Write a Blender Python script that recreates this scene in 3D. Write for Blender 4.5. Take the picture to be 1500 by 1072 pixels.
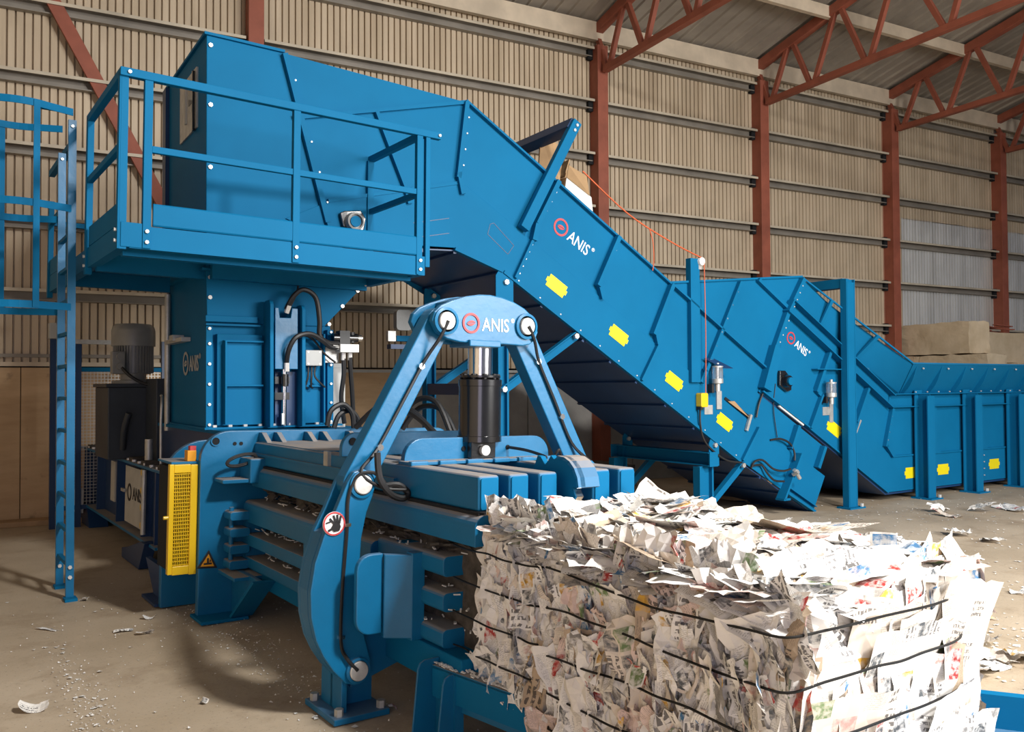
import bpy, bmesh, math, random
from mathutils import Vector, Matrix, noise, Euler
random.seed(7)
R = math.radians
S = bpy.context.scene
COL = S.collection
for o in list(bpy.data.objects):
    bpy.data.objects.remove(o)

# ------------------------------------------------------------------ camera
# world: X and Y follow the baling press (Y runs back along the press, X to its right), Z up, metres
cam = bpy.data.cameras.new('camera')
cam.sensor_fit = 'HORIZONTAL'
cam.sensor_width = 36.0
cam.lens = 36.0 * 1250.0 / 1500.0
cam.clip_start = 0.05
cam.clip_end = 300
camo = bpy.data.objects.new('camera', cam)
COL.objects.link(camo)
psi = R(54.4); pit = math.atan(28 / 1250.0); rol = R(0.3)
F0 = Vector((math.cos(psi), math.sin(psi), 0)); R0 = Vector((math.sin(psi), -math.cos(psi), 0)); U0 = Vector((0, 0, 1))
Fv = F0 * math.cos(pit) + U0 * math.sin(pit)
Uv = U0 * math.cos(pit) - F0 * math.sin(pit)
Rv = R0 * math.cos(rol) - Uv * math.sin(rol)
Uv = Uv * math.cos(rol) + R0 * math.sin(rol)
mw = Matrix((Rv, Uv, -Fv)).transposed().to_4x4()
mw.translation = Vector((0, 0, 1.6))
camo.matrix_world = mw
S.camera = camo

# ------------------------------------------------------------------ light, world, exposure
S.view_settings.view_transform = 'Standard'
S.view_settings.look = 'None'
S.view_settings.exposure = 0.0
S.view_settings.gamma = 1.0
S.view_settings.use_curve_mapping = False
world = bpy.data.worlds.new('world')
S.world = world
world.use_nodes = True
wb = world.node_tree.nodes['Background']
wb.inputs['Color'].default_value = (0.6, 0.7, 1.0, 1)
wb.inputs['Strength'].default_value = 0.17


def area(name, loc, target, sx, sy, power, color):
    l = bpy.data.lights.new(name, 'AREA')
    l.shape = 'RECTANGLE'; l.size = sx; l.size_y = sy; l.energy = power; l.color = color
    o = bpy.data.objects.new(name, l); COL.objects.link(o)
    o.location = loc
    o.rotation_euler = (Vector(target) - Vector(loc)).to_track_quat('-Z', 'Y').to_euler()
    return o


# the lit roof bay of the hall in front of the press, and the open hall door further right
area('roof_light', (4.2, -3.0, 7.4), (4.2, -1.6, 0.0), 0.9, 0.9, 1480, (1.0, 0.97, 0.93))
area('hall_door', (8.2, -5.2, 4.2), (4.2, 2.5, 0.2), 5.0, 3.6, 1550, (1.0, 0.985, 0.96))

area('left_fill', (-2.6, -4.2, 2.0), (2.0, 3.2, 0.7), 3.0, 3.0, 85, (0.8, 0.76, 1.0))  # added fill lamp at rear left, brightens the bale's left face

# ------------------------------------------------------------------ materials
MAT = {}


def nt(name):
    m = bpy.data.materials.new(name); m.use_nodes = True
    t = m.node_tree
    b = t.nodes['Principled BSDF']
    MAT[name] = m
    return m, t, b


def N(t, typ, **kw):
    n = t.nodes.new(typ)
    for k, v in kw.items():
        if k.startswith('i_'):
            n.inputs[k[2:]].default_value = v
        else:
            setattr(n, k, v)
    return n


def mixc(t, fac, a, b, mode='MIX'):
    n = t.nodes.new('ShaderNodeMix'); n.data_type = 'RGBA'; n.blend_type = mode
    for s, v in ((0, fac), (6, a), (7, b)):
        if hasattr(v, 'links') or hasattr(v, 'is_linked'):
            t.links.new(v, n.inputs[s])
        else:
            n.inputs[s].default_value = v if s == 0 else (v[0], v[1], v[2], 1)
    return n.outputs[2]


def ramp(t, src, stops, interp='LINEAR'):
    r = t.nodes.new('ShaderNodeValToRGB'); r.color_ramp.interpolation = interp
    while len(r.color_ramp.elements) < len(stops):
        r.color_ramp.elements.new(0.5)
    for e, (p, c) in zip(r.color_ramp.elements, stops):
        e.position = p
        e.color = (c[0], c[1], c[2], 1) if hasattr(c, '__len__') else (c, c, c, 1)
    t.links.new(src, r.inputs[0])
    return r.outputs[0]


def mathn(t, op, a, b=None, c=None):
    n = t.nodes.new('ShaderNodeMath'); n.operation = op
    for i, v in enumerate((a, b, c)):
        if v is None: continue
        if hasattr(v, 'is_linked'): t.links.new(v, n.inputs[i])
        else: n.inputs[i].default_value = v
    return n.outputs[0]


def noise_n(t, scale, detail=3, coord='Object', rough=0.6, stretch=None):
    tc = t.nodes.new('ShaderNodeTexCoord')
    src = tc.outputs[coord]
    if stretch:
        mp = t.nodes.new('ShaderNodeMapping'); mp.inputs['Scale'].default_value = stretch
        t.links.new(src, mp.inputs[0]); src = mp.outputs[0]
    n = t.nodes.new('ShaderNodeTexNoise')
    n.inputs['Scale'].default_value = scale; n.inputs['Detail'].default_value = detail; n.inputs['Roughness'].default_value = rough
    t.links.new(src, n.inputs['Vector'])
    return n.outputs[0]


def simple(name, col, rough=0.5, metal=0.0, var=0.12, vscale=3.0, bump=0.0, bscale=60.0, spec=0.5, coat=0.0, dust=0.0):
    m, t, b = nt(name)
    b.inputs['Roughness'].default_value = rough
    b.inputs['Metallic'].default_value = metal
    b.inputs['Specular IOR Level'].default_value = spec
    b.inputs['Coat Weight'].default_value = coat
    f = noise_n(t, vscale)
    f = ramp(t, f, [(0.3, 0.0), (0.7, 1.0)])
    d = tuple(c * (1 - var) for c in col); u = tuple(min(1, c * (1 + var)) for c in col)
    out = mixc(t, f, d, u)
    if dust > 0:
        g = t.nodes.new('ShaderNodeNewGeometry')
        sx = t.nodes.new('ShaderNodeSeparateXYZ'); t.links.new(g.outputs['Normal'], sx.inputs[0])
        up = mathn(t, 'SMOOTHSTEP', sx.outputs[2], 0.35, 0.95) if False else ramp(t, sx.outputs[2], [(0.45, 0), (0.92, 1)])
        n2 = ramp(t, noise_n(t, 5.0, 5), [(0.2, 0.55), (0.65, 1.0)])
        k = mathn(t, 'MULTIPLY', mathn(t, 'MULTIPLY', up, n2), dust)
        out = mixc(t, k, out, (0.33, 0.28, 0.235))
        rr = mathn(t, 'ADD', mathn(t, 'MULTIPLY', k, 0.5), rough)
        t.links.new(rr, b.inputs['Roughness'])
    t.links.new(out, b.inputs['Base Color'])
    if bump > 0:
        bn = noise_n(t, bscale, 4)
        bp = t.nodes.new('ShaderNodeBump'); bp.inputs['Strength'].default_value = bump; bp.inputs['Distance'].default_value = 0.01
        t.links.new(bn, bp.inputs['Height']); t.links.new(bp.outputs[0], b.inputs['Normal'])
    return m


BLUE = (0.0045, 0.136, 0.295)
simple('blue_paint', BLUE, 0.55, 0, 0.07, 1.2, 0.03, 8, 0.07)
simple('blue_dusty', BLUE, 0.45, 0, 0.1, 2.0, 0.06, 14, 0.35, 0, 1.0)
simple('blue_cast', BLUE, 0.36, 0, 0.1, 3.0, 0.2, 9, 0.45, 0.0, 0.25)
simple('dark_blue', (0.012, 0.045, 0.13), 0.4, 0, 0.1, 2)  # darker, less green blue for undersides, the rear body and small parts
simple('zinc', (0.66, 0.65, 0.62), 0.35, 0.25, 0.15, 20)
simple('bright_steel', (0.78, 0.77, 0.75), 0.16, 1.0, 0.05, 20)
simple('plate_steel', (0.55, 0.55, 0.53), 0.45, 0.6, 0.15, 12)
simple('black_gloss', (0.008, 0.008, 0.009), 0.22, 0, 0.2, 4, 0, 60, 0.6, 0.4)
simple('black_rubber', (0.012, 0.012, 0.013), 0.5, 0, 0.2, 8)
simple('dark_void', (0.006, 0.007, 0.009), 0.9)  # near-black colour, stands for the shade inside holes, slits and gaps
simple('motor_grey', (0.27, 0.275, 0.27), 0.4, 0.1, 0.1, 6, 0.1, 40)
simple('tank_dark', (0.035, 0.045, 0.06), 0.5, 0.1, 0.2, 3)
simple('light_grey', (0.42, 0.43, 0.42), 0.5, 0, 0.06, 5)
simple('pale_panel', (0.5, 0.5, 0.47), 0.6, 0, 0.1, 5)
simple('yellow_paint', (0.78, 0.5, 0.01), 0.4, 0, 0.05, 3)
simple('yellow_sticker', (0.80, 0.67, 0.006), 0.5, 0, 0.03, 3)
simple('orange_sign', (0.75, 0.32, 0.01), 0.5)
simple('white_print', (0.85, 0.86, 0.86), 0.5, 0, 0.02)
simple('red_print', (0.55, 0.05, 0.055), 0.5, 0, 0.05)
simple('black_print', (0.012, 0.012, 0.014), 0.6)
simple('red_oxide', (0.29, 0.082, 0.047), 0.62, 0, 0.18, 3, 0.1, 30)
simple('cream_steel', (0.6, 0.51, 0.39), 0.6, 0.1, 0.15, 2.5)
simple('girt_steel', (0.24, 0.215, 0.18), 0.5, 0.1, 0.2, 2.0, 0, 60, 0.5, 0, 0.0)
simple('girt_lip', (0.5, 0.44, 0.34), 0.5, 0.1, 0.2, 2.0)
simple('roof_sheet', (0.34, 0.305, 0.26), 0.6, 0.15, 0.2, 1.2)
simple('orange_cord', (0.6, 0.11, 0.03), 0.6)
simple('cardboard', (0.40, 0.255, 0.13), 0.8, 0, 0.15, 4, 0.1, 30)
simple('white_card', (0.7, 0.69, 0.66), 0.8, 0, 0.08, 4)
simple('plank_wood', (0.36, 0.235, 0.13), 0.75, 0, 0.2, 4, 0.1, 30)
simple('rubbish', (0.07, 0.06, 0.05), 0.9, 0, 0.5, 14, 0.4, 30)
simple('tie_wire', (0.012, 0.012, 0.012), 0.5, 0.5)

m, t, b = nt('clear_plastic')
b.inputs['Base Color'].default_value = (0.9, 0.93, 0.95, 1); b.inputs['Roughness'].default_value = 0.12
b.inputs['Transmission Weight'].default_value = 0.85; b.inputs['IOR'].default_value = 1.4

# corrugated wall sheet: beige paint with streaks
for nm, ca, cb, rg, mt in (('wall_sheet', (0.46, 0.365, 0.25), (0.62, 0.51, 0.37), 0.5, 0.05), ('galvanised_sheet', (0.56, 0.55, 0.52), (0.82, 0.82, 0.79), 0.33, 0.3)):
    m, t, b = nt(nm)
    f = ramp(t, noise_n(t, 1.6, 5, stretch=(3.0, 3.0, 0.25)), [(0.3, 0), (0.72, 1)])
    c = mixc(t, f, ca, cb)
    g = ramp(t, noise_n(t, 0.7, 5), [(0.52, 0), (0.75, 0.5)])
    c = mixc(t, g, c, tuple(x * 0.62 for x in ca))
    t.links.new(c, b.inputs['Base Color'])
    b.inputs['Roughness'].default_value = rg; b.inputs['Metallic'].default_value = mt

# plywood and concrete lower wall
m, t, b = nt('plywood')
f = ramp(t, noise_n(t, 2.2, 6, stretch=(0.5, 1, 2.5)), [(0.3, 0), (0.7, 1)])
c = mixc(t, f, (0.46, 0.31, 0.175), (0.62, 0.44, 0.265))
g = ramp(t, noise_n(t, 5.0, 4), [(0.62, 0), (0.78, 0.6)])
c = mixc(t, g, c, (0.12, 0.085, 0.055))
t.links.new(c, b.inputs['Base Color']); b.inputs['Roughness'].default_value = 0.8
m, t, b = nt('concrete_wall')
f = ramp(t, noise_n(t, 1.5, 6), [(0.3, 0), (0.7, 1)])
c = mixc(t, f, (0.26, 0.255, 0.245), (0.42, 0.41, 0.39))
t.links.new(c, b.inputs['Base Color']); b.inputs['Roughness'].default_value = 0.85
bp = N(t, 'ShaderNodeBump'); bp.inputs['Strength'].default_value = 0.4; bp.inputs['Distance'].default_value = 0.02
t.links.new(noise_n(t, 7, 6), bp.inputs['Height']); t.links.new(bp.outputs[0], b.inputs['Normal'])
m, t, b = nt('concrete_block')
f = ramp(t, noise_n(t, 2.5, 6), [(0.3, 0), (0.7, 1)])
c = mixc(t, f, (0.50, 0.39, 0.25), (0.66, 0.54, 0.38))
t.links.new(c, b.inputs['Base Color']); b.inputs['Roughness'].default_value = 0.9
bp = N(t, 'ShaderNodeBump'); bp.inputs['Strength'].default_value = 0.5; bp.inputs['Distance'].default_value = 0.02
t.links.new(noise_n(t, 9, 6), bp.inputs['Height']); t.links.new(bp.outputs[0], b.inputs['Normal'])

# floor: worn concrete with dirt, stains and fine grit
m, t, b = nt('floor_concrete')
f = ramp(t, noise_n(t, 0.55, 7), [(0.3, 0), (0.7, 1)])
c = mixc(t, f, (0.38, 0.30, 0.205), (0.53, 0.44, 0.33))
g = ramp(t, noise_n(t, 1.7, 6, rough=0.7), [(0.5, 0), (0.72, 0.75)])
c = mixc(t, g, c, (0.26, 0.185, 0.115))
h = ramp(t, noise_n(t, 60, 3), [(0.60, 0), (0.72, 0.55)])
c = mixc(t, h, c, (0.14, 0.105, 0.075))
s2 = ramp(t, noise_n(t, 95, 2), [(0.72, 0), (0.77, 0.8)])
c = mixc(t, s2, c, (0.62, 0.57, 0.5))
t.links.new(c, b.inputs['Base Color'])
rg = ramp(t, noise_n(t, 1.1, 5), [(0.3, 0.5), (0.7, 0.8)])
t.links.new(rg, b.inputs['Roughness'])
bp = N(t, 'ShaderNodeBump'); bp.inputs['Strength'].default_value = 0.25; bp.inputs['Distance'].default_value = 0.01
t.links.new(noise_n(t, 25, 6), bp.inputs['Height']); t.links.new(bp.outputs[0], b.inputs['Normal'])


# newsprint: printed columns, headlines and pictures in UV space; the point attribute 'rnd' tints each sheet
def newsprint(name, tints, pic):
    m, t, b = nt(name)
    uv = t.nodes.new('ShaderNodeUVMap')
    at = t.nodes.new('ShaderNodeAttribute'); at.attribute_name = 'rnd'
    base = ramp(t, at.outputs['Fac'], tints, 'CONSTANT')
    mp = t.nodes.new('ShaderNodeMapping'); mp.inputs['Scale'].default_value = (3.0, 4.5, 1)
    t.links.new(uv.outputs[0], mp.inputs[0])
    fl = t.nodes.new('ShaderNodeVectorMath'); fl.operation = 'FLOOR'; t.links.new(mp.outputs[0], fl.inputs[0])
    fr = t.nodes.new('ShaderNodeVectorMath'); fr.operation = 'FRACTION'; t.links.new(mp.outputs[0], fr.inputs[0])
    wn = t.nodes.new('ShaderNodeTexWhiteNoise'); wn.noise_dimensions = '2D'; t.links.new(fl.outputs[0], wn.inputs['Vector'])
    sf = t.nodes.new('ShaderNodeSeparateXYZ'); t.links.new(fr.outputs[0], sf.inputs[0])
    mx = mathn(t, 'MULTIPLY', mathn(t, 'GREATER_THAN', sf.outputs[0], 0.07), mathn(t, 'LESS_THAN', sf.outputs[0], 0.93))
    my = mathn(t, 'MULTIPLY', mathn(t, 'GREATER_THAN', sf.outputs[1], 0.06), mathn(t, 'LESS_THAN', sf.outputs[1], 0.94))
    inside = mathn(t, 'MULTIPLY', mx, my)
    su = t.nodes.new('ShaderNodeSeparateXYZ'); t.links.new(uv.outputs[0], su.inputs[0])

    def lines(freq, duty, wordscale):
        fr_ = mathn(t, 'FRACT', mathn(t, 'MULTIPLY', su.outputs[1], freq))
        ln = mathn(t, 'LESS_THAN', fr_, duty)
        mp2 = t.nodes.new('ShaderNodeMapping'); mp2.inputs['Scale'].default_value = (wordscale, freq, 1)
        t.links.new(uv.outputs[0], mp2.inputs[0])
        n2 = t.nodes.new('ShaderNodeTexNoise'); n2.inputs['Scale'].default_value = 1.0; n2.inputs['Detail'].default_value = 1
        t.links.new(mp2.outputs[0], n2.inputs['Vector'])
        return mathn(t, 'MULTIPLY', ln, mathn(t, 'GREATER_THAN', n2.outputs[0], 0.46))
    small = mathn(t, 'MULTIPLY', lines(60, 0.5, 70), 0.34)
    head = mathn(t, 'MULTIPLY', lines(15, 0.55, 36), 0.8)
    isH = mathn(t, 'GREATER_THAN', wn.outputs['Value'], 0.88)
    isB = mathn(t, 'LESS_THAN', wn.outputs['Value'], 0.25)
    isP = mathn(t, 'MULTIPLY', mathn(t, 'GREATER_THAN', wn.outputs['Value'], 0.86 - pic), mathn(t, 'LESS_THAN', wn.outputs['Value'], 0.86))
    txt = t.nodes.new('ShaderNodeMix'); txt.data_type = 'FLOAT'
    t.links.new(isH, txt.inputs[0]); t.links.new(small, txt.inputs[2]); t.links.new(head, txt.inputs[3])
    k = mathn(t, 'MULTIPLY', mathn(t, 'MULTIPLY', txt.outputs[0], inside), mathn(t, 'SUBTRACT', 1.0, isB))
    c = mixc(t, k, base, (0.045, 0.042, 0.045))
    pcol = ramp(t, mathn(t, 'FRACT', mathn(t, 'MULTIPLY', wn.outputs['Value'], 37.0)),
                [(0.0, (0.10, 0.11, 0.12)), (0.28, (0.42, 0.045, 0.04)), (0.42, (0.25, 0.24, 0.23)), (0.56, (0.62, 0.36, 0.06)), (0.66, (0.07, 0.20, 0.38)), (0.76, (0.52, 0.33, 0.29)), (0.88, (0.17, 0.25, 0.11))], 'CONSTANT')
    pn = ramp(t, noise_n(t, 14, 3, coord='UV'), [(0.40, 0.0), (0.6, 1.0)])
    pcol = mixc(t, mathn(t, 'MULTIPLY', pn, 0.75), pcol, base)
    c = mixc(t, mathn(t, 'MULTIPLY', isP, inside), c, pcol)
    t.links.new(c, b.inputs['Base Color']); b.inputs['Roughness'].default_value = 0.75
    b.inputs['Specular IOR Level'].default_value = 0.25
    return m


newsprint('newsprint', [(0.0, (0.76, 0.73, 0.68)), (0.3, (0.80, 0.785, 0.755)), (0.55, (0.68, 0.61, 0.53)), (0.66, (0.82, 0.81, 0.79)), (0.84, (0.70, 0.56, 0.51)), (0.92, (0.46, 0.36, 0.26)), (0.97, (0.3, 0.29, 0.28))], 0.22)
newsprint('white_newsprint', [(0.0, (0.84, 0.83, 0.80)), (0.4, (0.80, 0.78, 0.74)), (0.65, (0.87, 0.87, 0.85)), (0.9, (0.80, 0.70, 0.62)), (0.96, (0.62, 0.6, 0.57))], 0.12)


# ------------------------------------------------------------------ mesh builder
class M:
    def __init__(s):
        s.v = []; s.f = []; s.uv = None

    def add(s, vs, fs):
        k = len(s.v)
        s.v += [tuple(x) for x in vs]
        s.f += [tuple(i + k for i in f) for f in fs]
        return s

    def box(s, x0, x1, y0, y1, z0, z1):
        v = [(x, y, z) for x in (x0, x1) for y in (y0, y1) for z in (z0, z1)]
        return s.add(v, [(0, 1, 3, 2), (4, 6, 7, 5), (0, 4, 5, 1), (2, 3, 7, 6), (0, 2, 6, 4), (1, 5, 7, 3)])

    def bar(s, p, q, w, h, up=(0, 0, 1)):
        p = Vector(p); q = Vector(q); d = (q - p).normalized(); up = Vector(up)
        a = d.cross(up)
        if a.length < 1e-4: a = d.cross(Vector((0, 1, 0)))
        a.normalize(); c = a.cross(d).normalized()
        a *= w / 2; c *= h / 2
        v = [e + i * a + j * c for e in (p, q) for i in (-1, 1) for j in (-1, 1)]
        return s.add(v, [(0, 1, 3, 2), (4, 6, 7, 5), (0, 4, 5, 1), (2, 3, 7, 6), (0, 2, 6, 4), (1, 5, 7, 3)])

    def prism(s, poly, ax, lo, hi):
        """poly: 2-D outline; ax: axis extruded along ('x' -> (y,z), 'y' -> (x,z), 'z' -> (x,y))"""
        def P(p, w):
            return {'x': (w, p[0], p[1]), 'y': (p[0], w, p[1]), 'z': (p[0], p[1], w)}[ax]
        n = len(poly)
        v = [P(p, lo) for p in poly] + [P(p, hi) for p in poly]
        return s.add(v, [tuple(range(n)), tuple(range(2 * n - 1, n - 1, -1))] + [(i, i + n, (i + 1) % n + n, (i + 1) % n) for i in range(n)])

    def cyl(s, p, q, r, n=12, r2=None):
        p = Vector(p); q = Vector(q); d = (q - p).normalized()
        a = d.orthogonal().normalized(); c = d.cross(a); r2 = r if r2 is None else r2
        v = []
        for e, rr in ((p, r), (q, r2)):
            v += [e + rr * (math.cos(2 * math.pi * i / n) * a + math.sin(2 * math.pi * i / n) * c) for i in range(n)]
        return s.add(v, [tuple(range(n - 1, -1, -1)), tuple(range(n, 2 * n))] + [(i, (i + 1) % n, (i + 1) % n + n, i + n) for i in range(n)])

    def lathe(s, c, prof, n=24, axis=(0, 0, 1), ring=False):
        d = Vector(axis).normalized(); a = d.orthogonal().normalized(); b_ = d.cross(a); c = Vector(c)
        v = []; f = []
        for r, h in prof:
            v += [c + d * h + r * (math.cos(2 * math.pi * i / n) * a + math.sin(2 * math.pi * i / n) * b_) for i in range(n)]
        for k in range(len(prof) - 1):
            f += [(k * n + i, k * n + (i + 1) % n, (k + 1) * n + (i + 1) % n, (k + 1) * n + i) for i in range(n)]
        if ring:
            k = len(prof) - 1
            f += [(k * n + i, k * n + (i + 1) % n, (i + 1) % n, i) for i in range(n)]
        else:
            f += [tuple(range(n - 1, -1, -1)), tuple(range((len(prof) - 1) * n, len(prof) * n))]
        return s.add(v, f)

    def tube(s, pts, r, n=8, smooth=True):
        P = [Vector(p) for p in pts]
        if smooth and len(P) > 2:
            Q = []
            for i in range(len(P) - 1):
                p0 = P[max(i - 1, 0)]; p1 = P[i]; p2 = P[i + 1]; p3 = P[min(i + 2, len(P) - 1)]
                for k in range(5):
                    u = k / 5
                    Q.append(0.5 * ((2 * p1) + (p2 - p0) * u + (2 * p0 - 5 * p1 + 4 * p2 - p3) * u * u + (3 * p1 - p0 - 3 * p2 + p3) * u ** 3))
            P = Q + [P[-1]]
        v = []; f = []; a = None
        for i, p in enumerate(P):
            d = (P[min(i + 1, len(P) - 1)] - P[max(i - 1, 0)]).normalized()
            a = d.orthogonal().normalized() if a is None else (a - d * a.dot(d)).normalized()
            c = d.cross(a)
            v += [p + r * (math.cos(2 * math.pi * j / n) * a + math.sin(2 * math.pi * j / n) * c) for j in range(n)]
        for i in range(len(P) - 1):
            f += [(i * n + j, i * n + (j + 1) % n, (i + 1) * n + (j + 1) % n, (i + 1) * n + j) for j in range(n)]
        f += [tuple(range(n - 1, -1, -1)), tuple(range((len(P) - 1) * n, len(P) * n))]
        return s.add(v, f)

    def bolt(s, p, axis, r=0.016, h=0.014):
        p = Vector(p); d = Vector(axis).normalized()
        return s.cyl(p - d * 0.004, p + d * h, r, 6)


IDENT = Matrix.Identity(4)


def tiltframe(deg, px, py=0):
    p = Matrix.Translation((px, py, 0))
    return p @ Matrix.Rotation(R(deg), 4, 'Y') @ p.inverted()


PRESS = tiltframe(1.1, 2.0)          # the press stands on a floor that falls slightly to the right
PLAT = tiltframe(0.7, 1.1)
CONV = Matrix.Translation((2.0, 6.9, 0)) @ Matrix.Rotation(R(-2.58), 4, 'Z')      # conveyor line: x along it, y across, z up
WALL = Matrix.Translation((0.957, 11.66, 0)) @ Matrix.Rotation(R(-7.65), 4, 'Z')  # back wall: x along it, y behind it


def thing(name, label, cat, loc=(0, 0, 0), frame=IDENT, group=None):
    o = bpy.data.objects.new(name, None); COL.objects.link(o)
    o.empty_display_size = 0.1
    o.matrix_world = frame @ Matrix.Translation(loc)
    o['label'] = label; o['category'] = cat
    if group: o['group'] = group
    INV[o.name] = Vector(loc)
    return o


INV = {}


def mesh_obj(name, mb, mat, off=(0, 0, 0), smooth=False, bevel=0.0, seg=2):
    me = bpy.data.meshes.new(name)
    ox, oy, oz = off
    me.from_pydata([(x - ox, y - oy, z - oz) for x, y, z in mb.v], [], mb.f)
    bm = bmesh.new(); bm.from_mesh(me); bmesh.ops.recalc_face_normals(bm, faces=bm.faces); bm.to_mesh(me); bm.free()
    me.materials.append(MAT[mat])
    if smooth:
        me.shade_smooth()
        me.set_sharp_from_angle(angle=R(38))
    o = bpy.data.objects.new(name, me); COL.objects.link(o)
    if bevel > 0:
        md = o.modifiers.new('bevel', 'BEVEL'); md.width = bevel; md.segments = seg; md.limit_method = 'ANGLE'; md.angle_limit = R(40)
    return o


def part(name, mb, mat, parent, smooth=False, bevel=0.0, label=None, kind=None, seg=2):
    """mesh in the build frame of its thing; parent may be a thing or a part of one"""
    off = INV[parent.name]
    o = mesh_obj(name, mb, mat, off, smooth, bevel, seg)
    o.parent = parent
    INV[o.name] = off
    if label: o['label'] = label
    if kind: o['kind'] = kind
    return o


def single(name, mb, mat, label, cat, frame=IDENT, loc=(0, 0, 0), group=None, smooth=False, bevel=0.0, kind=None):
    o = mesh_obj(name, mb, mat, loc, smooth, bevel)
    o.matrix_world = frame @ Matrix.Translation(loc)
    INV[o.name] = Vector(loc)
    if label: o['label'] = label
    if cat: o['category'] = cat
    if group: o['group'] = group
    if kind: o['kind'] = kind
    return o


def struct(name, mb, mat, frame=IDENT, smooth=False, bevel=0.0, loc=(0, 0, 0)):
    return single(name, mb, mat, None, None, frame, loc, None, smooth, bevel, 'structure')


DG = bpy.context.evaluated_depsgraph_get()


def text_part(name, s, size, mat, parent, origin, xd, yd, depth=0.003, label=None, shear=0, xs=1.0):
    cu = bpy.data.curves.new(name, 'FONT'); cu.body = s; cu.size = size; cu.extrude = depth / 2; cu.resolution_u = 3; cu.shear = shear
    cu.offset = size * 0.006
    tmp = bpy.data.objects.new('tmp_text', cu); COL.objects.link(tmp)
    DG.update()
    me = bpy.data.meshes.new_from_object(tmp.evaluated_get(bpy.context.evaluated_depsgraph_get()))
    bpy.data.objects.remove(tmp)
    xd = Vector(xd).normalized(); yd = Vector(yd).normalized(); zd = xd.cross(yd)
    off = INV[parent.name]; og = Vector(origin)
    for v in me.vertices:
        v.co = og + xd * v.co.x * xs + yd * v.co.y + zd * v.co.z - off
    me.materials.clear(); me.materials.append(MAT[mat])
    o = bpy.data.objects.new(name, me); COL.objects.link(o); o.parent = parent
    if label: o['label'] = label
    return o


def logo(parent, origin, xd, yd, h, red='red_print', white='white_print', squeeze=1.0):
    """ring emblem with a lens-shaped swirl, the word and a registered mark; origin = ring centre"""
    xd = Vector(xd).normalized(); yd = Vector(yd).normalized(); zd = xd.cross(yd); og = Vector(origin)
    r1, r0 = h * 0.68, h * 0.53
    n = 28
    mb = M(); v = []; f = []
    for k, (r, d) in enumerate(((r1, 0.0), (r1, 0.004), (r0, 0.004), (r0, 0.0))):
        v += [og + xd * r * squeeze * math.cos(2 * math.pi * i / n) + yd * r * math.sin(2 * math.pi * i / n) + zd * d for i in range(n)]
    for k in range(4):
        kk = (k + 1) % 4
        f += [(k * n + i, k * n + (i + 1) % n, kk * n + (i + 1) % n, kk * n + i) for i in range(n)]
    mb.add(v, f)
    part('logo_ring', mb, red, parent)
    mb = M()
    for sg in (1, -1):
        pts = []
        for i in range(11):
            a = i / 10
            pts.append((-0.34 + 0.68 * a, sg * (0.03 + 0.15 * math.sin(math.pi * a)) + 0.10 * (a - 0.5)))
        for i in range(10, -1, -1):
            a = i / 10
            pts.append((-0.34 + 0.68 * a, sg * 0.025 + 0.10 * (a - 0.5)))
        vv = [og + xd * p[0] * h * squeeze + yd * p[1] * h + zd * d for d in (0.0, 0.004) for p in pts]
        k = len(pts)
        mb.add(vv, [tuple(range(k)), tuple(range(2 * k - 1, k - 1, -1))] + [(i, (i + 1) % k, (i + 1) % k + k, i + k) for i in range(k)])
    part('logo_swirl', mb, red, parent)
    text_part('logo_lettering', 'ANIS', h * 1.25, white, parent, og + xd * h * 0.88 - yd * h * 0.45, xd, yd, 0.004, xs=0.82)
    text_part('registered_mark', '\u00ae', h * 0.40, white, parent, og + xd * h * 3.24 + yd * h * 0.2, xd, yd, 0.004)


def rrect(x0, x1, y0, y1, r, n=5, corners=(1, 1, 1, 1)):
    """rounded rectangle outline; corners: bl, br, tr, tl"""
    out = []
    for (cx, cy, a0, on) in ((x0 + r, y0 + r, 180, corners[0]), (x1 - r, y0 + r, 270, corners[1]), (x1 - r, y1 - r, 0, corners[2]), (x0 + r, y1 - r, 90, corners[3])):
        if on:
            out += [(cx + r * math.cos(R(a0 + 90 * k / n)), cy + r * math.sin(R(a0 + 90 * k / n))) for k in range(n + 1)]
        else:
            out.append((cx + (r if a0 in (270, 0) else -r), cy + (r if a0 in (0, 90) else -r)))
    return out


def capsule(p, q, r, n=10):
    """outline of a straight link between two eyes"""
    p = Vector(p); q = Vector(q); a = math.atan2(q.y - p.y, q.x - p.x)
    return [(q.x + r * math.cos(a - math.pi / 2 + math.pi * k / n), q.y + r * math.sin(a - math.pi / 2 + math.pi * k / n)) for k in range(n + 1)] + \
           [(p.x + r * math.cos(a + math.pi / 2 + math.pi * k / n), p.y + r * math.sin(a + math.pi / 2 + math.pi * k / n)) for k in range(n + 1)]


def copy_tree(o):
    c = o.copy(); COL.objects.link(c)
    INV[c.name] = INV.get(o.name, Vector())
    for ch in list(o.children):
        d = ch.copy(); COL.objects.link(d); d.parent = c
        for g in list(ch.children):
            e = g.copy(); COL.objects.link(e); e.parent = d
    return c

# ------------------------------------------------------------------ setting: floor, back wall, roof
fl = struct('floor', M().box(-14, 46, -14, 22, -0.2, 0.0), 'floor_concrete')
wall = struct('wall_back', M().box(-6, 40, 0.07, 0.16, 0.0, 7.65), 'dark_void', WALL)


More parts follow.
